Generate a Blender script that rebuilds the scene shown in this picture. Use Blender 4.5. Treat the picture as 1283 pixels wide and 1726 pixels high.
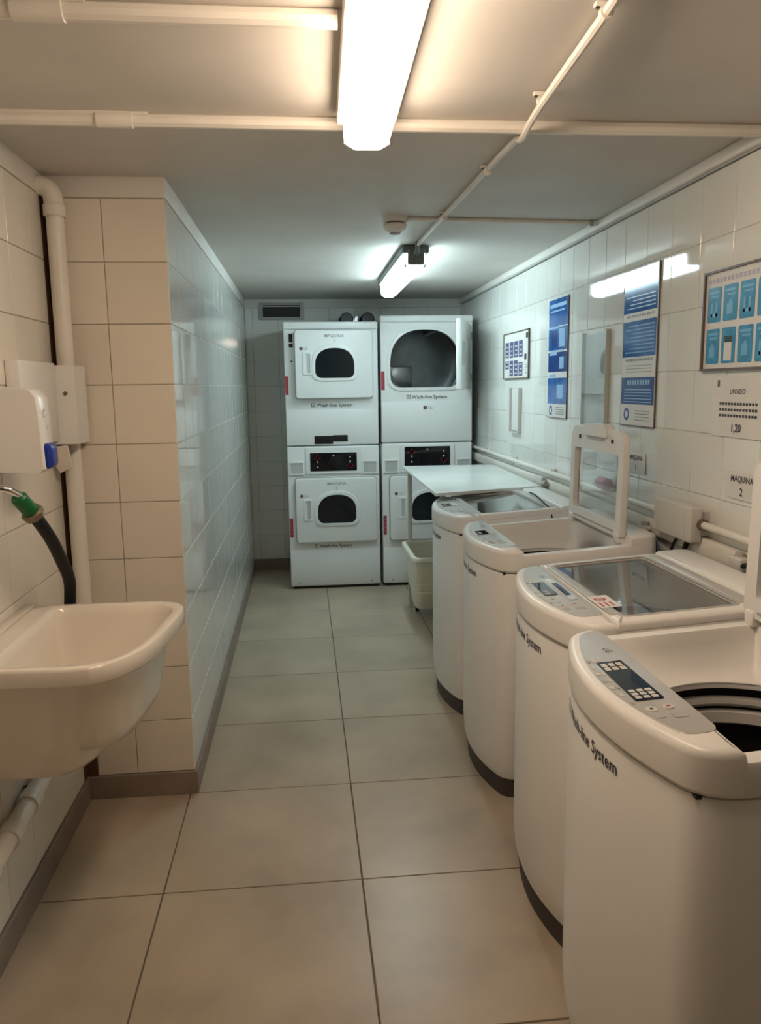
import bpy, bmesh, math, random
from mathutils import Matrix, Vector
random.seed(7)
for o in list(bpy.data.objects): bpy.data.objects.remove(o)
scene = bpy.context.scene
COL = scene.collection

# ------------------------------------------------------------------ camera
cam_d = bpy.data.cameras.new('camera'); cam = bpy.data.objects.new('camera', cam_d); COL.objects.link(cam)
cam_d.sensor_fit = 'HORIZONTAL'; cam_d.sensor_width = 36.0; cam_d.lens = 1322.28 * 36.0 / 1283.0
cam_d.clip_start = 0.02
_r = Vector((0.99510858, -0.0978542, -0.01354498)); _u = Vector((0.02875584, 0.1557539, 0.98737724)); _f = Vector((0.09450932, 0.98293707, -0.15780593))
cam.matrix_world = Matrix(((_r.x, _u.x, -_f.x, 0.0), (_r.y, _u.y, -_f.y, 0.0), (_r.z, _u.z, -_f.z, 1.5028), (0, 0, 0, 1)))
scene.camera = cam
# ------------------------------------------------------------------ world, exposure, lamp colours
w = bpy.data.worlds.new('world'); scene.world = w; w.use_nodes = True
w.node_tree.nodes['Background'].inputs[0].default_value = (0.55, 0.5, 0.45, 1)
w.node_tree.nodes['Background'].inputs[1].default_value = 0.02
vs = scene.view_settings
vs.view_transform = 'Standard'; vs.look = 'None'; vs.gamma = 1.0; vs.use_curve_mapping = False
vs.exposure = 1.35
WARM_LAMP = ((1.0, 0.775, 0.575), 9.0)
COOL_LAMP = ((0.72, 0.95, 1.0), 9.6)

# ------------------------------------------------------------------ materials
MATS = {}
def mat(name, col, rough=0.5, metal=0.0, noise=None, bump=None, spec=0.5, trans=0.0, emit=None, coat=0.0, ior=1.45, alpha=1.0, objvar=0.0):
    if name in MATS: return MATS[name]
    m = bpy.data.materials.new(name); m.use_nodes = True
    nt = m.node_tree; N = nt.nodes; L = nt.links; p = N['Principled BSDF']
    p.inputs['Base Color'].default_value = (*col, 1); p.inputs['Roughness'].default_value = rough
    p.inputs['Metallic'].default_value = metal; p.inputs['Specular IOR Level'].default_value = spec
    p.inputs['Transmission Weight'].default_value = trans; p.inputs['IOR'].default_value = ior
    p.inputs['Coat Weight'].default_value = coat; p.inputs['Alpha'].default_value = alpha
    if emit:
        p.inputs['Emission Color'].default_value = (*emit[0], 1); p.inputs['Emission Strength'].default_value = emit[1]
    tc = N.new('ShaderNodeTexCoord')
    if noise is None: noise = (6.0, 0.05)
    nz = N.new('ShaderNodeTexNoise'); nz.inputs['Scale'].default_value = noise[0]; nz.inputs['Detail'].default_value = 4
    geo = N.new('ShaderNodeNewGeometry')
    L.new(geo.outputs['Position'], nz.inputs['Vector'])
    mp = N.new('ShaderNodeMapRange'); mp.inputs[1].default_value = 0.3; mp.inputs[2].default_value = 0.7
    mp.inputs[3].default_value = 1 - noise[1]; mp.inputs[4].default_value = 1 + noise[1] * 0.5
    L.new(nz.outputs['Fac'], mp.inputs[0])
    last = mp.outputs[0]
    if objvar:
        oi = N.new('ShaderNodeObjectInfo'); m2 = N.new('ShaderNodeMapRange')
        m2.inputs[3].default_value = 1 - objvar; m2.inputs[4].default_value = 1 + objvar * 0.4
        L.new(oi.outputs['Random'], m2.inputs[0])
        mu = N.new('ShaderNodeMath'); mu.operation = 'MULTIPLY'; L.new(last, mu.inputs[0]); L.new(m2.outputs[0], mu.inputs[1]); last = mu.outputs[0]
    vm = N.new('ShaderNodeVectorMath'); vm.operation = 'SCALE'; vm.inputs[0].default_value = col
    L.new(last, vm.inputs['Scale']); L.new(vm.outputs[0], p.inputs['Base Color'])
    if bump:
        nb = N.new('ShaderNodeTexNoise'); nb.inputs['Scale'].default_value = bump[0]; nb.inputs['Detail'].default_value = bump[2] if len(bump) > 2 else 2
        L.new(geo.outputs['Position'], nb.inputs['Vector'])
        bp = N.new('ShaderNodeBump'); bp.inputs['Strength'].default_value = bump[1]; bp.inputs['Distance'].default_value = 0.01
        L.new(nb.outputs['Fac'], bp.inputs['Height']); L.new(bp.outputs[0], p.inputs['Normal'])
    MATS[name] = m; return m

M_TILE = mat('glazed_cream_tile', (0.80, 0.76, 0.68), 0.10, noise=(3, 0.03), bump=(5, 0.05, 1), objvar=0.04, spec=0.5)
M_TILEW = mat('glazed_white_tile', (0.80, 0.80, 0.76), 0.05, noise=(3, 0.03), bump=(4, 0.03, 1), objvar=0.03, spec=0.65)
M_TILEP = mat('matt_peach_tile', (0.81, 0.74, 0.635), 0.32, noise=(3, 0.04), bump=(6, 0.04, 1), objvar=0.04)
M_GROUTL = mat('pale_grout', (0.60, 0.58, 0.52), 0.9, noise=(20, 0.15))
M_GROUT = mat('grout', (0.42, 0.37, 0.30), 0.9, noise=(20, 0.2))
M_PLASTER = mat('painted_plaster', (0.74, 0.71, 0.66), 0.55, noise=(4, 0.06), bump=(18, 0.10, 4))
M_CEIL = mat('ceiling_paint', (0.66, 0.625, 0.575), 0.6, noise=(2.5, 0.08), bump=(9, 0.12, 4))
M_FLOOR = mat('stone_floor_tile', (0.50, 0.405, 0.30), 0.32, noise=(2.6, 0.22), bump=(30, 0.03, 4), objvar=0.05)
M_FGROUT = mat('floor_grout', (0.16, 0.13, 0.10), 0.9, noise=(20, 0.2))
M_BASE = mat('skirting_tile', (0.27, 0.21, 0.17), 0.4, noise=(7, 0.2))
M_PIPE = mat('painted_pipe', (0.80, 0.76, 0.69), 0.4, noise=(9, 0.06))
M_BROWN = mat('brown_wood', (0.12, 0.06, 0.03), 0.7, noise=(12, 0.3))
M_WHITE = mat('white_enamel', (0.80, 0.79, 0.77), 0.28, noise=(4, 0.02))
M_PLASTIC = mat('white_plastic', (0.80, 0.78, 0.75), 0.30, noise=(5, 0.03))
M_DRYER = mat('dryer_enamel', (0.80, 0.81, 0.80), 0.35, noise=(4, 0.02))
M_DRYERG = mat('dryer_shade_plastic', (0.50, 0.51, 0.50), 0.45)  # darker grey: shading of the dryer recesses put into the colour
M_SILVER = mat('silver_panel', (0.60, 0.58, 0.55), 0.30, metal=0.45, noise=(9, 0.05))
M_GREYP = mat('grey_plastic', (0.42, 0.41, 0.39), 0.4)
M_LGREY = mat('light_grey_print', (0.60, 0.58, 0.54), 0.4)
M_BLACK = mat('black_plastic', (0.012, 0.012, 0.013), 0.35)
M_BLACKG = mat('black_gloss', (0.008, 0.008, 0.010), 0.06)
M_RUBBER = mat('dark_rubber', (0.012, 0.011, 0.011), 0.5, spec=0.25)
M_BASED = mat('plinth_dark', (0.06, 0.05, 0.045), 0.6)
M_STEEL = mat('drum_steel', (0.33, 0.33, 0.33), 0.32, metal=0.9, noise=(14, 0.1))
M_DRUM = mat('dark_drum_steel', (0.22, 0.24, 0.25), 0.28, metal=0.8, noise=(9, 0.2))
M_INK = mat('dark_ink', (0.05, 0.045, 0.05), 0.5)
M_INKG = mat('grey_ink', (0.28, 0.27, 0.27), 0.5)
M_RED = mat('red_print', (0.42, 0.05, 0.07), 0.4, noise=(60, 0.3))
M_PINK = mat('dull_red_print', (0.42, 0.10, 0.12), 0.4)
M_EMB = mat('emblem_print', (0.20, 0.10, 0.11), 0.4)
M_GLASS = mat('clear_glass', (0.95, 0.97, 0.97), 0.02, trans=1.0, ior=1.45)
M_SMOKE = mat('smoked_glass', (0.62, 0.63, 0.62), 0.03, trans=0.95, ior=1.45)
M_WIN = mat('dark_window_glass', (0.012, 0.016, 0.02), 0.05)
M_PAPER = mat('paper', (0.74, 0.72, 0.69), 0.5)
M_FRAME = mat('brown_frame', (0.14, 0.10, 0.08), 0.4)
M_BLUE = mat('blue_print', (0.035, 0.16, 0.48), 0.12, noise=(14, 0.35))
M_BLUED = mat('deep_blue_print', (0.02, 0.07, 0.27), 0.14, noise=(14, 0.3))
M_BLUEL = mat('pale_blue_print', (0.30, 0.50, 0.78), 0.3)
M_TEAL = mat('teal_print', (0.03, 0.27, 0.52), 0.28, noise=(30, 0.25))
M_TEALL = mat('light_teal_print', (0.16, 0.45, 0.70), 0.3)
M_NAVY = mat('navy_print', (0.09, 0.10, 0.24), 0.35)
M_GREEN = mat('green_plastic', (0.005, 0.13, 0.03), 0.35)
M_BRASS = mat('dull_bronze', (0.22, 0.17, 0.12), 0.42, metal=0.6)
M_CHROME = mat('chrome', (0.75, 0.75, 0.75), 0.12, metal=1.0)
M_SINK = mat('glazed_ceramic', (0.84, 0.77, 0.68), 0.16, noise=(5, 0.04), coat=0.3)
M_BASKET = mat('pale_plastic', (0.80, 0.78, 0.66), 0.35)
M_BLUEB = mat('blue_button', (0.012, 0.03, 0.30), 0.25)
M_TABLE = mat('white_laminate', (0.76, 0.78, 0.76), 0.25)
M_DARKG = mat('grey_lamp_end', (0.16, 0.18, 0.17), 0.5)
M_LAMPW = mat('warm_tube_diffuser', (0.9, 0.9, 0.85), 0.4, emit=WARM_LAMP)
M_LAMPC = mat('cool_tube_diffuser', (0.9, 0.9, 0.9), 0.4, emit=COOL_LAMP)

# ------------------------------------------------------------------ helpers
def link(o, parent=None):
    COL.objects.link(o)
    if parent: o.parent = parent
    return o
def tag(o, label=None, cat=None, group=None, kind=None):
    if label: o['label'] = label
    if cat: o['category'] = cat
    if group: o['group'] = group
    if kind: o['kind'] = kind
    return o
def thing(name, label, cat, loc=(0, 0, 0), group=None):
    o = link(bpy.data.objects.new(name, None)); o.location = loc; o.empty_display_size = 0.05
    return tag(o, label, cat, group)

class B:
    def __init__(s): s.v = []; s.f = []
    def add(s, v, f, fn=None):
        n = len(s.v); s.v += [tuple(fn(*p)) if fn else tuple(p) for p in v]; s.f += [tuple(i + n for i in q) for q in f]; return s
    def box(s, x0, x1, y0, y1, z0, z1, b=0.0, seg=2, fn=None):
        if b <= 0:
            v = [(x, y, z) for z in (z0, z1) for y in (y0, y1) for x in (x0, x1)]
            return s.add(v, [(0, 2, 3, 1), (4, 5, 7, 6), (0, 1, 5, 4), (2, 6, 7, 3), (0, 4, 6, 2), (1, 3, 7, 5)], fn)
        bm = bmesh.new(); bmesh.ops.create_cube(bm, size=1.0)
        for q in bm.verts: q.co = Vector(((x0 + x1) / 2 + q.co.x * (x1 - x0), (y0 + y1) / 2 + q.co.y * (y1 - y0), (z0 + z1) / 2 + q.co.z * (z1 - z0)))
        b = min(b, 0.49 * min(abs(x1 - x0), abs(y1 - y0), abs(z1 - z0)))
        bmesh.ops.bevel(bm, geom=bm.edges[:], offset=b, segments=seg, profile=0.5, affect='EDGES')
        bm.verts.index_update(); v = [tuple(q.co) for q in bm.verts]; f = [tuple(q.index for q in g.verts) for g in bm.faces]; bm.free()
        return s.add(v, f, fn)
    def loft(s, rings, cap0=True, cap1=True, fn=None, closed=True):
        n = len(rings[0]); v = [p for r in rings for p in r]; f = []
        for i in range(len(rings) - 1):
            for j in range(n if closed else n - 1):
                k = (j + 1) % n; f.append((i * n + j, i * n + k, (i + 1) * n + k, (i + 1) * n + j))
        if cap0: f.append(tuple(range(n - 1, -1, -1)))
        if cap1: f.append(tuple((len(rings) - 1) * n + j for j in range(n)))
        return s.add(v, f, fn)
    def prism(s, poly, z0, z1, r=0.0, fn=None, cap0=True, cap1=True):
        if r <= 0: R = [(0, z0), (0, z1)]
        else: R = [(0, z0), (0, z1 - r), (0.13 * r, z1 - 0.5 * r), (0.5 * r, z1 - 0.13 * r), (r, z1)]
        return s.loft([[(x, y, z) for x, y in offset(poly, d)] for d, z in R], cap0, cap1, fn)
    def tube(s, path, r, n=10, cap=True, fn=None):
        P = [Vector(p) for p in path]; rings = []; up = None
        for i, p in enumerate(P):
            t = (P[min(i + 1, len(P) - 1)] - P[max(i - 1, 0)]).normalized()
            if up is None: up = Vector((0, 0, 1)) if abs(t.z) < 0.9 else Vector((0, 1, 0))
            a = t.cross(up).normalized(); up = a.cross(t).normalized()
            rr = r[i] if isinstance(r, (list, tuple)) else r
            rings.append([tuple(p + rr * (math.cos(2 * math.pi * k / n) * a + math.sin(2 * math.pi * k / n) * up)) for k in range(n)])
        return s.loft(rings, cap, cap, fn)
    def lathe(s, prof, c=(0, 0), n=40, cap0=False, cap1=False, fn=None):
        return s.loft([[(c[0] + r * math.cos(2 * math.pi * k / n), c[1] + r * math.sin(2 * math.pi * k / n), z) for k in range(n)] for r, z in prof], cap0, cap1, fn)
    def map(s, fn): s.v = [tuple(fn(*p)) for p in s.v]; return s
    def obj(s, name, m, parent=None, ang=35, normals=True):
        me = bpy.data.meshes.new(name); bm = bmesh.new()
        vs_ = [bm.verts.new(p) for p in s.v]
        for q in s.f:
            try: bm.faces.new([vs_[i] for i in q])
            except ValueError: pass
        if normals: bmesh.ops.recalc_face_normals(bm, faces=bm.faces[:])
        bm.to_mesh(me); bm.free()
        if ang:
            me.polygons.foreach_set('use_smooth', [True] * len(me.polygons)); me.set_sharp_from_angle(angle=math.radians(ang))
        me.materials.append(m)
        return link(bpy.data.objects.new(name, me), parent)

def offset(poly, d):
    if d == 0: return list(poly)
    n = len(poly); A = sum(poly[i][0] * poly[(i + 1) % n][1] - poly[(i + 1) % n][0] * poly[i][1] for i in range(n)); sg = 1 if A > 0 else -1
    out = []
    for i in range(n):
        p0, p1, p2 = Vector(poly[i - 1]), Vector(poly[i]), Vector(poly[(i + 1) % n])
        e1 = (p1 - p0); e2 = (p2 - p1)
        e1 = e1.normalized() if e1.length > 1e-9 else e2.normalized(); e2 = e2.normalized() if e2.length > 1e-9 else e1
        n1 = Vector((-e1.y, e1.x)) * sg; n2 = Vector((-e2.y, e2.x)) * sg
        m = n1 + n2; m = m.normalized() if m.length > 1e-6 else n1
        k = d / max(0.5, m.dot(n1)); out.append((p1.x + m.x * k, p1.y + m.y * k))
    return out
def clip(poly, ax, val, keep_less=True):
    sgn = 1 if keep_less else -1; out = []; n = len(poly)
    for i in range(n):
        a, b = poly[i], poly[(i + 1) % n]; da, db = sgn * (a[ax] - val), sgn * (b[ax] - val)
        if da <= 0: out.append(a)
        if (da < 0 < db) or (db < 0 < da):
            t = da / (da - db); out.append((a[0] + t * (b[0] - a[0]), a[1] + t * (b[1] - a[1])))
    res = []
    for p in out:
        if not res or (Vector(p) - Vector(res[-1])).length > 1e-5: res.append(p)
    if (Vector(res[0]) - Vector(res[-1])).length < 1e-5: res.pop()
    return res
def rrect(x0, x1, y0, y1, r, n=5):
    out = []
    rs = r if isinstance(r, (list, tuple)) else (r,) * 4
    for (cx, cy, a, q) in ((x1, y0, -90, 0), (x1, y1, 0, 1), (x0, y1, 90, 2), (x0, y0, 180, 3)):
        rr = max(rs[q], 1e-4); ox = cx - rr if cx == x1 else cx + rr; oy = cy - rr if cy == y1 else cy + rr
        for k in range(n + 1):
            t = math.radians(a + 90 * k / n); out.append((ox + rr * math.cos(t), oy + rr * math.sin(t)))
    return out
def arch(cx, z0, w_, h, r, n=20):
    """flat-bottomed window shape with an elliptical top"""
    out = []
    for (ox, a) in ((cx - w_ / 2 + r, 180), (cx + w_ / 2 - r, 270)):
        for k in range(6):
            t = math.radians(a + 90 * k / 5); out.append((ox + r * math.cos(t), z0 + r + r * math.sin(t)))
    hz = z0 + 0.42 * h
    for k in range(n + 1):
        t = math.pi * k / n; c, s_ = math.cos(t), math.sin(t)
        out.append((cx + w_ / 2 * math.copysign(abs(c) ** 0.85, c), hz + 0.58 * h * s_ ** 0.85))
    return out
def round_corners(poly, r, n=6):
    out = []; m = len(poly)
    for i in range(m):
        p0, p1, p2 = Vector(poly[i - 1]), Vector(poly[i]), Vector(poly[(i + 1) % m]); e1, e2 = p0 - p1, p2 - p1
        if e1.length > 1e-6 and e2.length > 1e-6 and (-e1).angle(e2) > 0.5:
            a, b_ = p1 + e1.normalized() * min(r, e1.length * 0.95), p1 + e2.normalized() * min(r, e2.length * 0.95)
            out += bez(tuple(a), tuple(p1), tuple(b_), n)
        else: out.append(poly[i])
    return out
def polar(poly, c, angs):
    out = []; n = len(poly)
    for a in angs:
        dx, dy = math.cos(a), math.sin(a); best = 0
        for i in range(n):
            ax, ay = poly[i][0] - c[0], poly[i][1] - c[1]; bx, by = poly[(i + 1) % n][0] - c[0], poly[(i + 1) % n][1] - c[1]
            ex, ey = bx - ax, by - ay; den = dx * ey - dy * ex
            if abs(den) < 1e-12: continue
            t = (ax * ey - ay * ex) / den; u = (ax * dy - ay * dx) / den
            if t > best and -1e-9 <= u <= 1 + 1e-9: best = t
        out.append((c[0] + best * dx, c[1] + best * dy))
    return out
def angles(c, polys, n=96):
    A = [2 * math.pi * k / n for k in range(n)]
    for poly in polys:
        m = len(poly)
        for i in range(m):
            e1 = Vector(poly[i]) - Vector(poly[i - 1]); e2 = Vector(poly[(i + 1) % m]) - Vector(poly[i])
            if e1.length > 1e-6 and e2.length > 1e-6 and e1.angle(e2) > 0.3: A.append(math.atan2(poly[i][1] - c[1], poly[i][0] - c[0]) % (2 * math.pi))
    A.sort(); return [a for i, a in enumerate(A) if i == 0 or a - A[i - 1] > 1e-4]
def ring_plate(b, outer, inner, z0, z1, c, r=0.0, fn=None):
    """plate with a hole: outer wall, top, inner wall, underside"""
    A = angles(c, (outer, inner)); O = polar(outer, c, A); I = polar(inner, c, A)
    rings = [[(x, y, z0) for x, y in O]]
    if r: rings += [[(x, y, z1 - r) for x, y in O], [(x, y, z1 - 0.3 * r) for x, y in offset(O, 0.3 * r)], [(x, y, z1) for x, y in offset(O, r)]]
    else: rings += [[(x, y, z1) for x, y in O]]
    rings += [[(x, y, z1) for x, y in I], [(x, y, z0) for x, y in I], [(x, y, z0) for x, y in O]]
    return b.loft(rings, False, False, fn)
_TX = {}
def text(b, s, size, fn, align='CENTER', bold=0.0):
    key = (s, align, bold)
    if key not in _TX:
        cu = bpy.data.curves.new('t', 'FONT'); cu.body = s; cu.align_x = align; cu.size = 1.0; cu.resolution_u = 2; cu.offset = bold
        ob = bpy.data.objects.new('t', cu); me = ob.to_mesh()
        _TX[key] = ([(q.co.x, q.co.y) for q in me.vertices], [tuple(p.vertices) for p in me.polygons])
        ob.to_mesh_clear(); bpy.data.objects.remove(ob); bpy.data.curves.remove(cu)
    v, f = _TX[key]
    return b.add([fn(x * size, y * size) for x, y in v], f)
def bez(p0, p1, p2, n=8):
    return [tuple((1 - t) ** 2 * a + 2 * t * (1 - t) * b_ + t * t * c for a, b_, c in zip(p0, p1, p2)) for t in [k / n for k in range(n + 1)]]
def smooth_path(pts, n=6):
    P = [Vector(p) for p in pts]; out = []
    for i in range(len(P) - 1):
        a, b_, c, d = P[max(i - 1, 0)], P[i], P[i + 1], P[min(i + 2, len(P) - 1)]
        for k in range(n):
            t = k / n; out.append(0.5 * ((2 * b_) + (c - a) * t + (2 * a - 5 * b_ + 4 * c - d) * t * t + (3 * b_ - a - 3 * c + d) * t ** 3))
    out.append(P[-1]); return out

# ------------------------------------------------------------------ the room
XL, XP, XR = -0.834, -0.443, 1.310     # left wall, partition side, right wall (tile faces)
YP, YB, YN = 2.816, 6.50, -3.20        # partition front, back wall, wall behind the camera
HC = 2.202
def structure(name, b, m, label, cat):
    return tag(b.obj(name, m), label, cat, kind='structure')
G = 0.0025                             # how far the grout lies behind the tile faces
floor = structure('floor', B().box(XL - 0.1, XR + 0.1, YN - 0.1, YB + 0.1, -0.08, -0.002), M_FGROUT, 'beige stone-tiled laundry room floor with dark joints', 'floor')
ceiling = structure('ceiling', B().box(XL - 0.1, XR + 0.1, YN - 0.1, YB + 0.1, HC, HC + 0.1), M_CEIL, 'plain painted low ceiling of the laundry room', 'ceiling')
wall_left = structure('wall_left', B().box(XL - 0.12, XL - G, YN, YP, 0.0, HC), M_GROUT, 'cream tiled wall behind the sink', 'wall')
wall_partition = structure('wall_partition', B().box(XL - 0.12, XP - G, YP + G, YB, 0.0, HC), M_GROUT, 'tiled partition jutting out beyond the sink, peach end and glossy side', 'wall')
wall_back = structure('wall_back', B().box(XP - 0.02, XR + 0.1, YB + G, YB + 0.12, 0.0, HC), M_GROUTL, 'tiled end wall behind the stacked dryers', 'wall')
wall_right = structure('wall_right', B().box(XR + G, XR + 0.12, YN, YB + 0.1, 0.0, HC), M_GROUTL, 'glossy white tiled wall behind the washing machines', 'wall')
wall_near = structure('wall_near', B().box(XL - 0.1, XR + 0.1, YN - 0.1, YN, 0.0, HC), M_PLASTER, 'plain painted wall at the near end of the room', 'wall')

_TM = {}
def tile_mesh(a, h, t, m, ch=0.0012):
    k = (round(a, 4), round(h, 4), t, m.name)
    if k not in _TM:
        me = bpy.data.meshes.new('tile')
        R = [(a / 2, h / 2, -t), (a / 2, h / 2, -ch), (a / 2 - ch, h / 2 - ch, 0)]
        v = [(sx * x, sy * y, z) for x, y, z in R for sx, sy in ((-1, -1), (1, -1), (1, 1), (-1, 1))]
        f = [(8, 9, 10, 11)] + [(r * 4 + j, r * 4 + (j + 1) % 4, (r + 1) * 4 + (j + 1) % 4, (r + 1) * 4 + j) for r in (0, 1) for j in range(4)]
        me.from_pydata(v, [], f); me.materials.append(m); _TM[k] = me
    return _TM[k]
def tiles(parent, origin, U, V, nrm, us, vs_, m, joint=0.003, t=0.006, jitter=0.0012, keep=None, name='tile'):
    """grid of single tiles between the joint positions us, vs on the plane origin + u U + v V"""
    U, V, nrm, origin = Vector(U), Vector(V), Vector(nrm), Vector(origin); n = 0
    R0 = Matrix((U, V, nrm)).transposed()
    for i in range(len(us) - 1):
        for j in range(len(vs_) - 1):
            a, h = us[i + 1] - us[i] - joint, vs_[j + 1] - vs_[j] - joint
            if a < 0.012 or h < 0.012: continue
            uc, vc = (us[i] + us[i + 1]) / 2, (vs_[j] + vs_[j + 1]) / 2
            if keep and not keep(uc, vc): continue
            o = bpy.data.objects.new(name, tile_mesh(a, h, t, m)); COL.objects.link(o); o.parent = parent
            J = Matrix.Rotation(random.gauss(0, jitter), 3, 'X') @ Matrix.Rotation(random.gauss(0, jitter), 3, 'Y')
            o.matrix_basis = Matrix.Translation(origin + uc * U + vc * V) @ (R0 @ J).to_4x4(); n += 1
    return n
def grid(lo, hi, o, p):
    k0 = math.ceil((lo - o) / p + 1e-6); out = [lo]
    k = k0
    while o + k * p < hi - 1e-6:
        if o + k * p - out[-1] > 0.014: out.append(o + k * p)
        k += 1
    if hi - out[-1] < 0.014 and len(out) > 1: out.pop()
    return out + [hi]
P20 = 0.2045
ZL = [0.089 + P20 * k for k in range(11)]              # left side courses, top at 2.134
ZR = [2.155 - P20 * k for k in range(11)][::-1]        # right side courses, top at 2.155
# floor: 60 cm tiles
tiles(floor, (0, 0, 0), (1, 0, 0), (0, 1, 0), (0, 0, 1), [XL, -0.4626, 0.1407, 0.744, XR], grid(YN, YB, 2.214, 0.597), M_FLOOR, joint=0.005, t=0.008, jitter=0.0003)
# wall tiles
tiles(wall_left, (XL, 0, 0), (0, 1, 0), (0, 0, 1), (1, 0, 0), grid(0.35, YP - 0.042, YP - 0.04 - 0.12, P20), ZL, M_TILE, keep=None)
tiles(wall_partition, (0, YP, 0), (1, 0, 0), (0, 0, 1), (0, -1, 0), [-0.795, -0.652, XP], ZL, M_TILEP)
tiles(wall_partition, (XP, 0, 0), (0, -1, 0), (0, 0, 1), (1, 0, 0), [-y for y in grid(YP + 0.004, YB, YP + 0.008, P20)][::-1], ZL, M_TILEW, jitter=0.0018)
B().box(XP - 0.012, XP - G + 0.0004, YP + 0.006, YB, 0.0, HC).obj('grout_face', M_GROUTL, wall_partition)
tiles(wall_back, (0, YB, 0), (1, 0, 0), (0, 0, 1), (0, -1, 0), grid(XP, XR, XP + 0.06, P20), ZL, M_TILEW)
tiles(wall_right, (XR, 0, 0), (0, 1, 0), (0, 0, 1), (-1, 0, 0), grid(0.43, YB, 2.76, P20), ZR[1:], M_TILEW, jitter=0.0022)
def tile_stuff(parent, origin, U, V, us, vs_, nrm, m):
    b = B(); U, V, nrm, origin = Vector(U), Vector(V), Vector(nrm), Vector(origin)
    for i in range(len(us) - 1):
        for j in range(len(vs_) - 1):
            u0, u1, v0, v1 = us[i] + 0.0015, us[i + 1] - 0.0015, vs_[j] + 0.0015, vs_[j + 1] - 0.0015
            b.box(u0, u1, v0, v1, -0.006, 0.0, fn=lambda x, y, z: origin + x * U + y * V + z * nrm)
    o = b.obj('tile_field', m, parent, ang=0); o['kind'] = 'stuff'
tile_stuff(wall_right, (XR, 0, 0), (0, 1, 0), (0, 0, 1), grid(YN, YB, 2.76, P20), ZR[:2], (-1, 0, 0), M_TILEW)
tile_stuff(wall_right, (XR, 0, 0), (0, 1, 0), (0, 0, 1), grid(YN, 0.43, 2.76, P20), ZR[1:], (-1, 0, 0), M_TILEW)
tile_stuff(wall_left, (XL, 0, 0), (0, 1, 0), (0, 0, 1), grid(YN, 0.35, YP - 0.04 - 0.12, P20), ZL, (1, 0, 0), M_TILE)
# skirting and painted bands
def skirt(name, x0, x1, y0, y1, label):
    return tag(B().box(x0, x1, y0, y1, 0.0, 0.089, 0.002, 1).obj(name, M_BASE), label, 'skirting', kind='structure')
skirt('baseboard_left', XL - 0.001, XL + 0.011, YN, YP, 'brown skirting along the left wall under the sink')
skirt('baseboard_partition_front', XL + 0.011, XP + 0.011, YP - 0.011, YP + 0.002, 'brown skirting across the end of the partition')
skirt('baseboard_partition_side', XP - 0.002, XP + 0.011, YP + 0.002, YB, 'long skirting along the glossy side of the partition')
skirt('baseboard_back', XP + 0.011, XR, YB - 0.011, YB + 0.002, 'dark skirting below the end wall')
def band(name, x0, x1, y0, y1, z0, label, m=M_PLASTER, bev=0.006):
    return tag(B().box(x0, x1, y0, y1, z0, HC + 0.002, bev, 3).obj(name, m), label, 'trim', kind='structure')
band('trim_1', XR - 0.022, XR + 0.01, YN, YB, 2.160, 'painted cornice along the top of the right wall', bev=0.012)
band('trim_2', XL - 0.01, XP + 0.003, YP - 0.003, YP + 0.02, 2.136, 'painted band above the peach tiles of the partition end', bev=0.002)
band('trim_3', XP - 0.02, XP + 0.005, YP + 0.02, YB, 2.136, 'painted band above the glossy partition tiles', bev=0.002)
band('trim_4', XP, XR, YB - 0.004, YB + 0.02, 2.136, 'painted band above the end wall tiles', bev=0.002)
band('trim_5', XL - 0.01, XL + 0.003, YN, YP, 2.136, 'painted band above the left wall tiles', bev=0.002)
tag(B().box(XL - 0.003, -0.797, YP - 0.004, YP + 0.004, 0.09, 2.136).box(XL - 0.005, XL, YP - 0.040, YP - 0.004, 0.09, 2.136).obj('trim_6', M_BROWN, ang=0), 'dark brown strip in the corner behind the white vertical pipe', 'trim', kind='structure')
tag(B().tube([(XR - 0.010, YN + 0.05, 2.157), (XR - 0.012, 2.2, 2.156), (XR - 0.011, 3.9, 2.158), (XR - 0.012, 6.4, 2.156)], 0.004, 6).obj('wall_cable', M_GREYP), 'thin dark cable running under the right-hand cornice', 'cable')

# ------------------------------------------------------------------ ceiling fittings
def tube_lamp(name, label, x, y0, y1, zb, wd, mlamp, mend, mbody):
    L = thing(name, label, 'light', (x, (y0 + y1) / 2, HC), 'fluorescent ceiling lights')
    h = (y1 - y0) / 2; zt = zb - HC
    U = [(-wd / 2, -0.038), (-wd / 2, zt + 0.030), (-wd * 0.42, zt + 0.010), (-wd * 0.25, zt), (wd * 0.25, zt), (wd * 0.42, zt + 0.010), (wd / 2, zt + 0.030), (wd / 2, -0.038)]
    ring = lambda y, k, dz: [(u * k, y, v + (dz if v < -0.03 else 0)) for u, v in U]
    B().box(-wd * 0.64, wd * 0.64, -h + 0.02, h - 0.02, -0.040, -0.001, 0.006).obj('housing', mbody, L)  # shaped wider than the diffuser to shade the ceiling beside the lamp
    B().loft([ring(-h + 0.03, 0.80, 0.012), ring(-h + 0.05, 1, 0), ring(h - 0.05, 1, 0), ring(h - 0.03, 0.80, 0.012)], True, True).obj('diffuser', mlamp, L)
    for sgn in (-1, 1):
        e = h * sgn
        B().box(-wd * 0.40, wd * 0.40, min(e, e - 0.031 * sgn), max(e, e - 0.031 * sgn), zt + 0.018, -0.018, 0.010).obj('end_cap', mend, L)
        for q in (-0.28, 0.28):
            yy = sgn * (h - 0.050)
            B().box(q * wd * 1.6 - 0.006, q * wd * 1.6 + 0.006, yy - 0.006, yy + 0.006, zt + 0.012, -0.012, 0.002).obj('clip', mend, L)
    return L
l1 = tube_lamp('fluorescent_light', 'large bright warm fluorescent light on the near ceiling', 0.158, 0.93, 2.15, 2.095, 0.118, M_LAMPW, M_PIPE, M_PLASTER)
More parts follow.
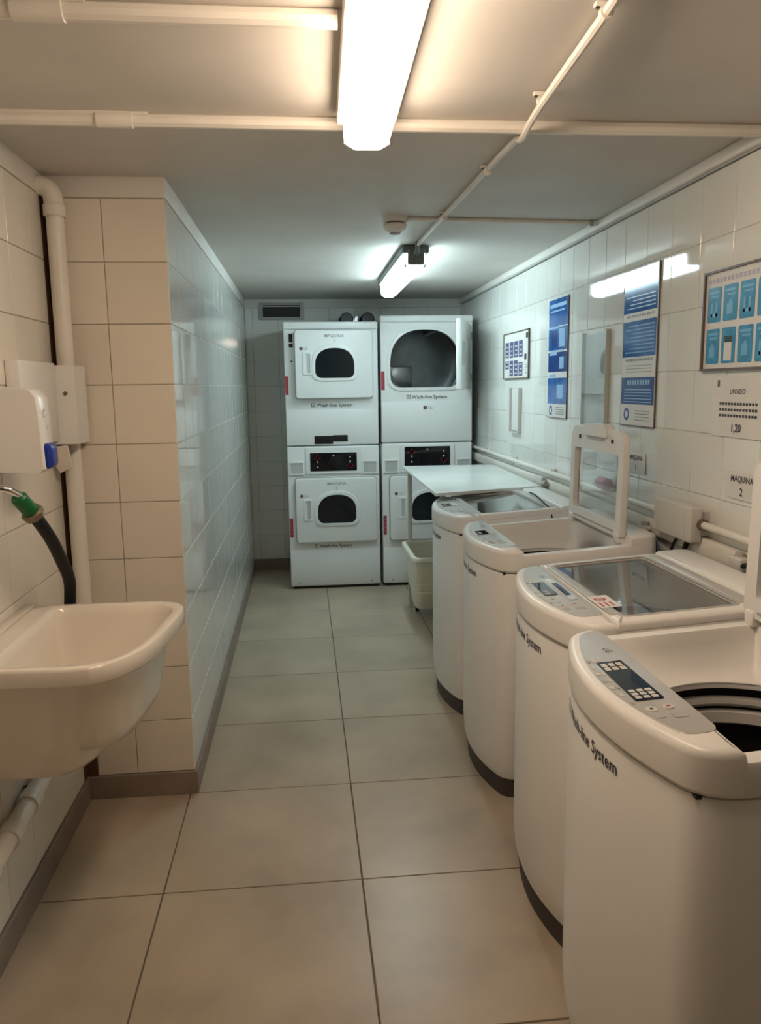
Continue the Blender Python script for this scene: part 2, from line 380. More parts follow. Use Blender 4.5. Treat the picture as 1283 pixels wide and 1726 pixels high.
l1.location.x += 0.010; l1.rotation_euler.z = -0.022
l2 = tube_lamp('fluorescent_light', 'small cool fluorescent light with grey ends in front of the dryers', 0.585, 4.03, 5.36, 2.085, 0.105, M_LAMPC, M_DARKG, M_DARKG)
B().tube([(0, -0.665, -0.045), (0, -0.70, -0.045), (-0.005, -0.73, -0.02), (-0.01, -0.75, -0.008)], [0.016, 0.014, 0.009, 0.007], 8).obj('cable_gland', M_DARKG, l2)

def pipe_thing(name, label, path, r, m=M_PIPE, n=10, cat='pipe'):
    c = path[0]; t = thing(name, label, cat, c)
    B().tube([(p[0] - c[0], p[1] - c[1], p[2] - c[2]) for p in path], r, n).obj('tube', m, t); return t
for y, lab in ((1.598, 'painted ceiling pipe nearest the camera, ending at the bright light'), (2.192, 'painted pipe crossing the ceiling at the end of the bright light')):
    t = pipe_thing('ceiling_pipe', lab, [(XL + 0.002, y, HC - 0.016), (-0.2, y + 0.004, HC - 0.016)] + ([(0.085, y + 0.004, HC - 0.016)] if y < 2 else [(0.2, y + 0.004, HC - 0.016), (XR - 0.024, y, HC - 0.016)]), 0.0175)
    B().tube([(0.33, 0, 0), (0.42, 0, 0)], 0.021, 12).obj('coupling', M_PIPE, t)
    B().box(-0.004, 0.46, -0.016, -0.006, 0.008, 0.0155).obj('shim', M_PIPE, t)
def clipped_conduit():
    z = HC - 0.014
    pts = [(0.50, 1.31, z), (0.545, 1.40, z), (0.570, 1.44, z), (0.580, 1.50, z - 0.004), (0.590, 1.75, z - 0.008), (0.598, 1.99, z - 0.014), (0.603, 2.12, z - 0.024), (0.612, 2.20, z - 0.026), (0.622, 2.27, z - 0.012), (0.620, 2.36, z), (0.606, 2.9, z), (0.594, 3.4, z), (0.584, 3.98, z)]
    t = pipe_thing('ceiling_conduit', 'white conduit running along the ceiling to the far light', smooth_path(pts, 4), 0.0095, n=8)
    o = Vector((0.50, 1.31, z))
    for (x, y) in ((0.581, 1.535), (0.598, 1.985), (0.613, 2.62), (0.596, 3.30)):
        d = Vector((x, y, z)) - o
        b = B().box(d.x - 0.022, d.x + 0.022, d.y - 0.008, d.y + 0.008, d.z + 0.004, d.z + 0.013, 0.002); b.tube([(d.x, d.y - 0.007, -0.006), (d.x, d.y + 0.007, -0.006)], 0.013, 10)
        k = b.obj('clip', M_PIPE, t)
        B().lathe([(0.004, 0), (0.004, 0.003)], n=8, cap0=True, cap1=True, fn=lambda X, Y, Z: (d.x - 0.016 + X, d.y + Y, d.z + 0.001 + Z)).obj('screw', M_BLACK, k)
clipped_conduit()
t = thing('smoke_detector', 'round white smoke detector on the ceiling', 'smoke detector', (0.405, 3.40, HC))
B().lathe([(0.052, 0), (0.052, -0.022), (0.045, -0.026)], n=28, cap0=True, cap1=True).obj('base', M_PIPE, t)
B().lathe([(0.040, -0.024), (0.040, -0.034)], n=24, cap0=True, cap1=True).obj('vent_gap', M_BROWN, t)
B().lathe([(0.050, -0.032), (0.052, -0.040), (0.044, -0.055), (0.024, -0.064), (0.023, -0.066)], n=28, cap0=True, cap1=True).obj('cover', M_PIPE, t)
B().lathe([(0.022, -0.064), (0.021, -0.071), (0.012, -0.074)], n=20, cap0=True, cap1=True).obj('sensor', M_GREYP, t)
t = pipe_thing('detector_conduit', 'thin conduit from the smoke detector to the right wall', [(0.458, 3.40, HC - 0.009), (0.85, 3.42, HC - 0.009), (1.27, 3.455, HC - 0.009)], 0.0085, n=8)
B().box(0.800, 0.820, 0.040, 0.072, -0.016, 0.008, 0.003).obj('end_clip', M_GREYP, t)

# ------------------------------------------------------------------ left side: pipe, panel, soap, tap, sink
t = thing('drain_pipe', 'white vertical pipe with an elbow in the corner by the partition', 'pipe', (-0.787, 2.765, 0.46))
B().tube(bez((-0.046, 0, 0.0), (0, 0, 0.0), (0, 0, 0.05)) + [(0, 0, 1.64)], 0.028, 18).obj('tube', M_PIPE, t)
B().lathe([(0.031, 1.602), (0.035, 1.606), (0.035, 1.638), (0.031, 1.642)], n=18).obj('collar', M_PIPE, t)
B().tube([(0, 0, 1.63)] + bez((0, 0, 1.645), (0, -0.002, 1.698), (-0.046, -0.004, 1.700)), 0.031, 16).obj('elbow', M_PIPE, t)
t = thing('pipe_cover', 'white boxed cover screwed over the corner pipe', 'panel', (XL, 2.55, 1.33))
B().box(0.001, 0.040, -0.215, 0.115, 0.012, 0.262, 0.004).obj('board', M_PLASTIC, t)
o = B().prism([(0.001, 0.118), (0.098, 0.118), (0.098, 0.250), (0.092, 0.250), (0.092, 0.124), (0.001, 0.124)], 0.0, 0.255).obj('casing', M_PLASTIC, t)
B().lathe([(0.007, 0), (0.006, 0.004)], n=10, cap0=True, cap1=True, fn=lambda x, y, z: (0.066 + x, 0.118 - z, 0.165 + y)).obj('screw', M_BRASS, o)
t = thing('tile_fragment', 'broken piece of cream tile hanging below the white pipe cover', 'tile', (XL, 2.68, 1.24))
fr = [(0.004, 0.058), (0.010, 0.020), (0.024, -0.008), (0.066, 0.014), (0.062, 0.050), (0.058, 0.088), (0.004, 0.080)]
B().prism(fr, 0.0, 0.009, 0.002, fn=lambda x, y, z: (x, 0.02 * (0.09 - y) / 0.1 - z, y)).obj('chip', M_TILEP, t)
# soap dispenser
t = thing('soap_dispenser', 'white wall soap dispenser with a blue push button', 'dispenser', (XL, 2.235, 1.285))
B().box(0.0, 0.012, -0.045, 0.050, 0.01, 0.225, 0.004).obj('back_plate', M_PLASTIC, t)
pr = [(0.008, 0.232), (0.008, 0.004), (0.124, 0.0), (0.136, 0.010), (0.133, 0.120), (0.128, 0.200), (0.112, 0.222)]
b = B().loft([[(x * k, y, z) for x, z in pr] for y, k in ((-0.048, 0.975), (-0.043, 1.0), (0.043, 1.0), (0.048, 0.975))]); o = b.obj('housing', M_PLASTIC, t)
b = B(); text(b, 'C', 0.030, lambda u, v: (0.1342 - 0.00002, -0.012 + u, 0.148 + v)); b.obj('lettering', M_INKG, o); b = B(); text(b, '5', 0.018, lambda u, v: (0.1352, 0.0 + u, 0.115 + v)); b.obj('lettering', M_INKG, o)
B().loft([[(0.130 + d, y, 0.048 + z) for y, z in rrect(-0.036 + i, 0.036 - i, -0.040 + i, 0.030 - i, 0.012)] for d, i in ((0, 0), (0.012, 0.001), (0.020, 0.008), (0.023, 0.018))]).obj('push_button', M_BLUEB, t)
# tap with the hose connector
t = thing('wall_tap', 'chrome wall tap with a green screw-on hose connector', 'tap', (XL, 2.02, 1.25))
B().lathe([(0.028, 0), (0.026, 0.008), (0.012, 0.010)], n=20, cap0=True, fn=lambda x, y, z: (z + 0.0005, x, y)).obj('flange', M_CHROME, t)
B().tube(smooth_path([(0.008, 0, 0), (0.05, 0.002, 0.012), (0.085, 0.012, 0.012), (0.110, 0.030, -0.006), (0.120, 0.042, -0.024)]), 0.0095, 12).obj('spout', M_CHROME, t)
B().tube([(0.045, 0, 0.012), (0.045, 0, 0.044)], 0.007, 10).obj('stem', M_CHROME, t)
B().box(0.02, 0.07, -0.008, 0.008, 0.042, 0.050, 0.003).obj('lever', M_CHROME, t)
ax = [Vector((0.108, 0.030, -0.010)), Vector((0.126, 0.074, -0.060))]
k = B().tube([ax[0], ax[0].lerp(ax[1], 0.08), ax[0].lerp(ax[1], 0.9), ax[1]], [0.017, 0.021, 0.021, 0.019], 14).obj('hose_connector', M_GREEN, t)
B().tube([ax[0].lerp(ax[1], 0.86), ax[0].lerp(ax[1], 0.92), ax[0].lerp(ax[1], 1.12), ax[0].lerp(ax[1], 1.2)], [0.024, 0.029, 0.029, 0.023], 8).obj('clamp_nut', M_BRASS, t)
h0 = Vector((XL, 2.02, 1.25)) + ax[0].lerp(ax[1], 1.08)
hp = [h0, (-0.699, 2.190, 1.105), (-0.701, 2.280, 1.020), (-0.706, 2.352, 0.945), (-0.722, 2.392, 0.860), (-0.728, 2.398, 0.780), (-0.730, 2.400, 0.680), (-0.730, 2.400, 0.55)]
hp = smooth_path([Vector(p) - h0 for p in hp])
t = thing('rubber_hose', 'black rubber hose hanging from the tap and passing behind the sink rim', 'hose', h0)
B().tube(hp, 0.0175, 14, cap=False).obj('tube', M_RUBBER, t)
B().tube([hp[-1] + Vector((0, 0, 0.02)), hp[-1]], 0.0145, 14).obj('bore', M_BLACK, t)
# sink
t = thing('utility_sink', 'deep cream ceramic sink mounted on the left wall', 'sink', (XL + 0.002, 2.07, 0.50))
so = [(-0.832, 1.785), (-0.70, 1.780), (-0.56, 1.775)] + bez((-0.54, 1.775), (-0.400, 1.785), (-0.376, 2.06))[1:] + [(-0.364, 2.17)] + bez((-0.361, 2.22), (-0.352, 2.345), (-0.46, 2.350))[0:] + [(-0.60, 2.352), (-0.832, 2.352)]
so = [(x - (XL + 0.002), y - 2.07) for x, y in so]
si = [(-0.745, 1.815), (-0.56, 1.808)] + bez((-0.54, 1.808), (-0.425, 1.815), (-0.408, 2.06))[1:] + [(-0.398, 2.17)] + bez((-0.395, 2.21), (-0.388, 2.315), (-0.48, 2.320)) + bez((-0.68, 2.322), (-0.745, 2.322), (-0.748, 2.27), 5)
si = [(x - (XL + 0.002), y - 2.07) for x, y in si]
c = (0.26, 0.02); A = angles(c, (so,), 220); O = polar(so, c, A); I = polar(si, c, A)
def sc(P, k, dy=0.0, cx=0.20): return [(cx + (x - cx) * k if x > 0.002 else x, 0.02 + dy + (y - 0.02) * k) for x, y in P]
def lower(P, kx, ky, dy): return [(max(0.0, x * kx), 0.02 + dy + (y - 0.02) * ky) for x, y in P]
rings = [[(x, y, 0.055) for x, y in lower(O, 0.62, 0.66, 0.01)], [(x, y, 0.075) for x, y in lower(O, 0.66, 0.70, 0.01)], [(x, y, 0.20) for x, y in lower(O, 0.80, 0.82, 0.008)], [(x, y, 0.318) for x, y in lower(O, 0.885, 0.90, 0.004)],
         [(x, y, 0.327) for x, y in lower(O, 0.95, 0.955, 0.0)], [(x, y, 0.330) for x, y in lower(O, 0.992, 0.992, 0)], [(x, y, 0.335) for x, y in O], [(x, y, 0.366) for x, y in O], [(x, y, 0.373) for x, y in lower(O, 0.994, 0.995, 0)], [(x, y, 0.375) for x, y in lower(O, 0.98, 0.985, 0)],
         [(x, y, 0.375) for x, y in polar(offset(si, -0.006), c, A)], [(x, y, 0.370) for x, y in I], [(x, y, 0.345) for x, y in polar(offset(si, 0.006), c, A)],
         [(c[0] + (x - c[0]) * 0.80, c[1] + (y - c[1]) * 0.80, 0.16) for x, y in I], [(c[0] + (x - c[0]) * 0.72, c[1] + (y - c[1]) * 0.72, 0.125) for x, y in I], [(c[0] + (x - c[0]) * 0.60, c[1] + (y - c[1]) * 0.60, 0.118) for x, y in I]]
B().loft(rings, True, True).obj('basin', M_SINK, t, ang=50)
B().lathe([(0.032, 0.119), (0.030, 0.122), (0.016, 0.120)], (0.24, 0.02), 20, cap1=True).obj('drain_ring', M_CHROME, t)
B().box(0.0, 0.03, -0.27, 0.27, 0.376, 0.384, 0.003).obj('back_ledge', M_SINK, t)
B().tube(smooth_path([(0.20, 0.02, 0.06), (0.20, 0.02, 0.03), (0.17, 0.05, 0.0), (0.10, 0.14, -0.005), (0.03, 0.20, -0.005), (0.002, 0.215, -0.005)]), 0.018, 12).obj('waste_trap', M_PIPE, t)
t = thing('waste_pipe', 'white waste pipe with joints along the wall under the sink', 'pipe', (XL + 0.035, 1.50, 0.33))
B().tube([(0, -0.4, -0.03), (0, 0.3, 0.005), (0, 0.62, 0.03), (0, 0.82, 0.05)], 0.026, 14).obj('tube', M_PIPE, t)
for y in (0.30, 0.47, 0.62): B().tube([(0, y, 0.005 + (y - 0.3) * 0.08), (0, y + 0.05, 0.008 + (y - 0.3) * 0.08)], 0.032, 14).obj('joint_sleeve', M_PIPE, t)
B().tube([(0, 0.79, 0.047), (0, 0.84, 0.052)], 0.029, 12).obj('rusty_end', mat('rusty_metal', (0.28, 0.08, 0.05), 0.7, noise=(40, 0.4)), t)
for y in (0.16, 0.70): B().box(-0.034, 0.0, y - 0.008, y + 0.008, 0.03, 0.05, 0.003).obj('bracket', M_BROWN, t)

# ------------------------------------------------------------------ stacked dryers
YD = 5.786
def front(d=0.0, zc=0.0): return lambda u, v: (u, -d, v - zc)
def wash_logo(b, u, v, s, fn):
    """square emblem with a tick, then the words"""
    for (a, c_, d, e) in ((0, 1, 0, 0.14), (0, 0.14, 0, 1), (0.86, 1, 0, 0.55), (0, 0.6, 0.86, 1)):
        x0, x1, z0, z1 = u + a * s, u + c_ * s, v + d * s, v + e * s
        b.add([fn(x0, z0), fn(x1, z0), fn(x1, z1), fn(x0, z1)], [(0, 1, 2, 3)])
    p = [(0.3, 0.55), (0.48, 0.28), (1.05, 1.05), (0.93, 1.12), (0.48, 0.5), (0.4, 0.64)]
    b.add([fn(u + x * s, v + y * s) for x, y in p], [(0, 1, 4, 5), (1, 2, 3, 4)])
    text(b, 'Wash-line System', s * 1.30, lambda x, y: fn(u + 1.35 * s + x, v + y), 'LEFT', 0.012)
def brand(b, b2, u, v, fn, s=0.017):
    n = 14; ring = [fn(u + s * math.cos(2 * math.pi * k / n), v + s * math.sin(2 * math.pi * k / n)) for k in range(n)]
    b.add(ring, [tuple(range(n))]); text(b2, 'LG', s * 1.9, lambda x, y: fn(u + s * 1.35 + x, v - s * 0.65 + y), 'LEFT')
def dryer_door(D, x0, x1, z0, z1, zc, num, ajar=0.0):
    """closed loading door, hinged on its right edge"""
    piv = bpy.data.objects.new('door', None)
    ct, st_ = math.cos(ajar), math.sin(ajar)
    def pl(u, v, d):                      # door coordinates -> dryer, rotated about the right edge
        du = u - x1; return (x1 + du * ct - d * 0 * st_, -(d) + du * st_, v - zc)
    b = B(); b.prism(rrect(x0, x1, z0, z1, 0.022), 0.004, 0.034, 0.008, fn=lambda x, y, z: pl(x, y, z)); door = b.obj('door', M_DRYER, D)
    B().prism(rrect(x0 - 0.005, x1 + 0.004, z0 - 0.004, z1 + 0.004, 0.02), -0.001, 0.0025, 0, fn=lambda x, y, z: (x, -z, y - zc)).obj('door_gap', M_GREYP, D)  # thin grey sheet added to darken the outline gap around the door
    cx = x0 + 0.285 * (x1 - x0) / 0.56; wx = (x0 + x1) / 2 + 0.004; wz = z0 + 0.145
    oa, ia = arch(wx, wz - 0.022, 0.335, 0.262, 0.06), arch(wx, wz, 0.283, 0.212, 0.045)
    b = B(); ring_plate(b, oa, ia, 0.030, 0.044, (wx, wz + 0.1), 0.005, fn=lambda x, y, z: pl(x, y, z)); b.obj('window_bezel', M_DRYER, door)
    B().prism(offset(ia, -0.002), 0.030, 0.0365, 0, fn=lambda x, y, z: pl(x, y, z)).obj('window_glass', M_WIN, door)
    hx = x0 + 0.060; hz = (z0 + z1) / 2 - 0.065
    b = B(); ring_plate(b, rrect(hx - 0.005, hx + 0.060, hz - 0.01, hz + 0.155, 0.012), rrect(hx + 0.006, hx + 0.048, hz + 0.004, hz + 0.140, 0.008), 0.030, 0.041, (hx + 0.027, hz + 0.07), 0.003, fn=lambda x, y, z: pl(x, y, z)); h = b.obj('handle', M_DRYER, door)
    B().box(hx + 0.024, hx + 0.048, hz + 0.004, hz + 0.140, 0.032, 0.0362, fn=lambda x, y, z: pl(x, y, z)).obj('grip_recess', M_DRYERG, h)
    b = B(); text(b, 'MAQUINA', 0.030, lambda x, y: pl(wx + x, z1 - 0.050 + y, 0.0345), bold=0.01); text(b, num, 0.032, lambda x, y: pl(wx + x, z1 - 0.088 + y, 0.0345), bold=0.01)
    b.obj('lettering', M_INKG, door)
    b, b2 = B(), B(); brand(b, b2, x0 + 0.045, (z0 + z1) / 2 + 0.112, lambda x, y: pl(x, y, 0.0346), 0.013); b.obj('emblem', M_EMB, door); b2.obj('emblem_lettering', M_INKG, door)
    return door
def control_band(D, xc, x0, x1, z0, z1, zc, dz):
    """black display between two recessed cups"""
    b = B(); b.prism(rrect(xc - 0.205, xc + 0.205, z0 + 0.010, z1 - 0.012, 0.012), 0.0, 0.012, 0.004, fn=lambda x, y, z: (x, -z, y - zc)); p = b.obj('control_panel', M_DRYER, D)
    da, db = dz
    B().prism(rrect(xc - 0.172, xc + 0.172, da, db, 0.006), 0.010, 0.0150, 0.002, fn=lambda x, y, z: (x, -z, y - zc)).obj('display', M_BLACKG, p)
    for sx, sz in ((-0.118, 0.72), (0.122, 0.28)):
        u, v = xc + sx, da + (db - da) * sz; fn = lambda x, y: (x, -0.0154, y - zc)
        b = B()
        for (a, h) in ((0.032, 0.009), (0.020, 0.018), (0.009, 0.027)): b.add([fn(u - a, v), fn(u, v - h), fn(u + a, v), fn(u, v + h)], [(0, 1, 2, 3)])
        b.map(lambda x, y, z: (x, y, z)); b.obj('arrow_key', M_RED, p)
    for sx, sz in ((-0.118, 0.22), (0.122, 0.75), (0.0, 0.85), (-0.118, 0.5), (0.122, 0.5)):
        u, v = xc + sx, da + (db - da) * sz
        B().prism(rrect(u - 0.006, u + 0.006, v - 0.005, v + 0.005, 0.003), 0.0145, 0.0158, 0, fn=lambda x, y, z: (x, -z, y - zc)).obj('indicator', M_LGREY, p)
    for (a, c_) in ((x0 + 0.014, xc - 0.215), (xc + 0.215, x1 - 0.014)):
        b = B(); ring_plate(b, rrect(a, c_, z0 + 0.005, z0 + 0.105, 0.008), rrect(a + 0.010, c_ - 0.010, z0 + 0.015, z0 + 0.094, 0.006), 0.0, 0.010, ((a + c_) / 2, z0 + 0.055), 0.003, fn=lambda x, y, z: (x, -z, y - zc))
        k = b.obj('cup_rim', M_DRYER, D); B().box(a + 0.010, c_ - 0.010, -0.004, 0.0, z0 + 0.015 - zc, z0 + 0.094 - zc).obj('cup_recess', M_DRYERG, k)  # cup shading painted as a darker grey face
def dryer_lower(xc, ztop, zdisp, num, label):
    D = thing('tumble_dryer', label, 'dryer', (xc, YD, 0.0), 'stacked tumble dryers'); w2 = 0.339
    B().box(-w2, w2, 0.0, 0.68, 0.022, ztop - 0.003, 0.010, 3).obj('cabinet', M_DRYER, D)
    B().box(-w2 + 0.02, w2 - 0.02, 0.02, 0.66, 0.0, 0.03).obj('plinth', M_BLACK, D)
    B().box(-w2 + 0.004, w2 - 0.004, -0.004, 0.004, 0.040, 0.302, 0.004).obj('kick_panel', M_DRYER, D)
    for u, v in ((-0.27, 0.05), (0.27, 0.05)): B().lathe([(0.008, 0), (0.007, 0.003)], n=10, cap1=True, fn=lambda x, y, z: (u + x, -0.004 - z, v + y)).obj('screw', M_GREYP, D)
    control_band(D, 0.0, -w2, w2, 0.862, ztop, 0.0, zdisp)
    B().box(-w2 + 0.006, w2 - 0.006, -0.0016, 0.002, 0.8565, 0.8595).obj('seam', M_GREYP, D)
    dryer_door(D, -0.285, 0.312, 0.363, 0.843, 0.0, num, 0.02)
    b = B(); wash_logo(b, -0.155, 0.318, 0.026, lambda x, y: (x, -0.0012, y)); b.obj('lettering', M_INK, D)
    B().box(-0.334, -0.310, -0.0015, 0.002, 0.40, 0.545).obj('warning_sticker', M_RED, D)
    b = B()
    for k in range(4): b.box(-0.330, -0.315, -0.0022, 0.0, 0.42 + 0.03 * k, 0.435 + 0.03 * k)
    b.obj('warning_print', M_PINK, D)
    return D
dryer_lower(0.213, 1.079, (0.893, 1.028), '5', 'lower left tumble dryer, its black window fully in view')
dryer_lower(0.912, 1.089, (0.916, 1.060), '6', 'lower right tumble dryer half hidden by the white folding table')
# upper left: door slightly ajar
zc = 1.079; D = thing('tumble_dryer', 'upper left tumble dryer with its door slightly ajar', 'dryer', (0.213, YD, zc), 'stacked tumble dryers'); w2 = 0.339
B().box(-w2, w2, 0.0, 0.68, 0.003, 1.966 - zc, 0.010, 3).obj('cabinet', M_DRYER, D)
B().box(-w2 - 0.001, w2 + 0.001, -0.012, 0.68, 1.914 - zc, 1.968 - zc, 0.010, 3).obj('top_cap', M_DRYER, D)
B().box(-w2 + 0.004, w2 - 0.004, -0.004, 0.004, 0.008, 1.342 - zc, 0.004).obj('lower_panel', M_DRYER, D)
b = B().prism(rrect(-0.136, 0.0, 1.092, 1.152, 0.004), 0.002, 0.007, 0.001, fn=lambda x, y, z: (x, -z, y - zc)); b.prism(rrect(-0.001, 0.108, 1.108, 1.156, 0.004), 0.002, 0.007, 0.001, fn=lambda x, y, z: (x, -z, y - zc))
b.obj('name_plate', M_BLACK, D)
dryer_door(D, -0.262, 0.298, 1.424, 1.906, zc, '7', 0.07)
B().box(-0.302, -0.276, -0.006, 0.004, 1.825 - zc, 1.885 - zc, 0.003).obj('door_latch', M_BLACK, D)
B().box(-0.302, -0.274, -0.007, 0.004, 1.790 - zc, 1.815 - zc, 0.003).obj('door_latch', M_BLACK, D)
B().lathe([(0.007, 0), (0.006, 0.003)], n=10, cap1=True, fn=lambda x, y, z: (-0.286 + x, -z, 1.69 - zc + y)).obj('screw', M_BLACK, D)
b = B(); wash_logo(b, -0.152, 1.362, 0.028, lambda x, y: (x, -0.0012, y - zc)); b.obj('lettering', M_INK, D)
b = B(); text(b, 'LG', 0.022, lambda x, y: (-0.29 + x, -0.0126, 1.935 - zc + y)); b.obj('emblem_lettering', M_LGREY, D)
B().box(-0.336, -0.314, -0.0015, 0.002, 1.452 - zc, 1.585 - zc).obj('warning_sticker', M_RED, D)
# upper right: door swung wide open, drum visible
zc = 1.089; D = thing('tumble_dryer', 'upper right tumble dryer with its round drum open', 'dryer', (0.912, YD, zc), 'stacked tumble dryers'); ht = 2.008 - zc
fc = (-0.005, 1.69 - zc); hole = arch(-0.014, 1.493 - zc, 0.512, 0.417, 0.075)
b = B(); ring_plate(b, rrect(-w2, w2, 0.003, ht, 0.008), hole, 0.0, 0.03, fc, 0.004, fn=lambda x, y, z: (x, 0.03 - z, y)); b.obj('front_panel', M_DRYER, D)
b = B(); pl = rrect(-w2, w2, 0.003, ht, 0.008); b.loft([[(x, y, z) for x, z in pl] for y in (0.0295, 0.68)], False, True); b.obj('cabinet', M_DRYER, D)
B().box(-w2 - 0.001, w2 + 0.001, -0.012, 0.68, 1.960 - zc, ht + 0.002, 0.010, 3).obj('top_cap', M_DRYER, D)
B().box(-w2 + 0.004, w2 - 0.004, -0.005, 0.004, 0.008, 1.392 - zc, 0.005).obj('lower_panel', M_DRYER, D)
b = B(); ring_plate(b, arch(-0.014, 1.470 - zc, 0.560, 0.460, 0.09), hole, 0.0, 0.010, fc, 0.004, fn=lambda x, y, z: (x, -z, y)); b.obj('door_seal', M_DRYER, D)
dr = B().lathe([(0.262, 0.032), (0.318, 0.045), (0.318, 0.25), (0.312, 0.262), (0.318, 0.275), (0.318, 0.42), (0.312, 0.432), (0.318, 0.445), (0.318, 0.60), (0.05, 0.602)], (0, 0), 48, cap1=True, fn=lambda x, y, z: (-0.005 + x, z, 1.672 - zc + y)).obj('drum', M_DRUM, D)
for k in range(3):
    a = math.radians(70 + 120 * k); ca, sa = math.cos(a), math.sin(a)
    B().prism([(-0.035, 0.0), (0.035, 0.0), (0.012, 0.075), (-0.012, 0.075)], 0.06, 0.59, 0, fn=lambda x, y, z: (-0.005 + ca * (0.317 - y) - sa * x, z, 1.672 - zc + sa * (0.317 - y) + ca * x)).obj('drum_baffle', M_STEEL, dr)
B().box(-0.24, -0.03, 0.575, 0.596, 1.47 - zc, 1.66 - zc, 0.01).obj('lint_filter', M_STEEL, dr)
hx = 0.290; DS = -0.335
b = B().box(hx, hx + 0.034, -0.545, -0.012, 1.475 - zc, 1.945 - zc, 0.010, 3, fn=lambda x, y, z: (x + DS * (-y - 0.012), y, z)); dd = b.obj('door', M_DRYER, D)
b = B(); ring_plate(b, arch(-0.30, 1.60 - zc, 0.335, 0.262, 0.06), arch(-0.30, 1.62 - zc, 0.283, 0.212, 0.045), 0.0, 0.012, (-0.30, 1.72 - zc), 0.004, fn=lambda x, y, z: (hx - z + DS * (-x - 0.012), x, y)); b.obj('window_bezel', M_DRYER, dd)
B().prism(arch(-0.30, 1.62 - zc, 0.283, 0.212, 0.045), -0.002, 0.004, 0, fn=lambda x, y, z: (hx - z + DS * (-x - 0.012), x, y)).obj('window_glass', M_WIN, dd)
b = B(); ring_plate(b, rrect(-0.49, -0.425, 1.64 - zc, 1.80 - zc, 0.012), rrect(-0.478, -0.437, 1.655 - zc, 1.785 - zc, 0.008), 0.0, 0.010, (-0.457, 1.72 - zc), 0.003, fn=lambda x, y, z: (hx + 0.034 + z + DS * (-x - 0.012), x, y)); b.obj('handle', M_DRYERG, dd)
for z in (1.56, 1.86): B().box(hx - 0.01, hx + 0.045, -0.016, 0.0, z - 0.025 - zc, z + 0.025 - zc, 0.004).obj('hinge', M_GREYP, dd)
b = B(); wash_logo(b, -0.150, 1.412, 0.028, lambda x, y: (x, -0.0014, y - zc)); b.obj('lettering', M_INK, D)
b, b2 = B(), B(); brand(b, b2, -0.014, 1.345 - zc, lambda x, y: (x, -0.0056, y), 0.015); b.obj('emblem', M_EMB, D); b2.obj('emblem_lettering', M_INKG, D)
B().box(-0.337, -0.312, -0.0015, 0.002, 1.478 - zc, 1.612 - zc).obj('warning_sticker', M_RED, D)
for x in (0.355, 0.520):
    t = thing('exhaust_duct', 'black exhaust duct on top of the left dryers, ' + ('nearer the air vent' if x < 0.4 else 'nearer the taller dryer'), 'duct', (x, 6.30, 1.968), 'exhaust ducts')
    pr = []
    for k in range(13): pr += [(0.045, -0.10 + k * 0.022), (0.052, -0.089 + k * 0.022)]
    B().lathe(pr, n=18, cap0=True, cap1=True, fn=lambda a, b_, z: (a, z, b_ + 0.0525)).obj('corrugated_tube', M_BLACK, t)
t = thing('air_vent', 'dark rectangular air vent high on the end wall', 'vent', (-0.150, YB, 2.105))
b = B(); ring_plate(b, rrect(-0.180, 0.180, -0.064, 0.070, 0.004), rrect(-0.148, 0.148, -0.042, 0.052, 0.003), 0.0, 0.010, (0, 0.003), 0.003, fn=lambda x, y, z: (x, -z - 0.001, y)); b.obj('frame', M_GREYP, t)
B().box(-0.15, 0.15, -0.003, -0.001, -0.044, 0.054).obj('backing', M_BLACK, t)
for k in range(7): B().add([(-0.148, -0.003, -0.038 + k * 0.0135), (0.148, -0.003, -0.038 + k * 0.0135), (0.148, -0.009, -0.030 + k * 0.0135), (-0.148, -0.009, -0.030 + k * 0.0135), (-0.148, -0.003, -0.0365 + k * 0.0135), (0.148, -0.003, -0.0365 + k * 0.0135)], [(0, 1, 2, 3), (3, 2, 5, 4)]).obj('slat', mat('vent_slat', (0.06, 0.06, 0.055), 0.5), t)

# ------------------------------------------------------------------ washing machines (fronts face the aisle, -X)
HW = 0.315; XF = -0.31; XB = 0.31; XPN = -0.178; XH = 0.207
def washer_outline():
    f = lambda y: XF + 0.070 * (y / HW) ** 2
    right = [(f(y), y) for y in [0.262 * k / 9 for k in range(10)]]
    right += bez((f(0.265), 0.265), (f(0.265) + 0.050 * 0.374, HW), (-0.175, HW), 7) + [(-0.05, HW), (0.1, HW)] + bez((XB - 0.045, HW), (XB, HW), (XB, HW - 0.045), 5) + [(XB, 0.1)]
    left = [(x, -y) for x, y in right[::-1] if y > 0.0001]
    return left + right
WO = washer_outline()[::-1]
TILT = 0.062
def tilt(x, y, z): return (x, y, z + (TILT * (x - XF) * min(1.0, max(0.0, (z - 0.855) / 0.05)) if z > 0.855 else 0.0))
BC = (0.045, 0.0); RT = 0.222
def front_x(y): return XF + 0.070 * (y / HW) ** 2
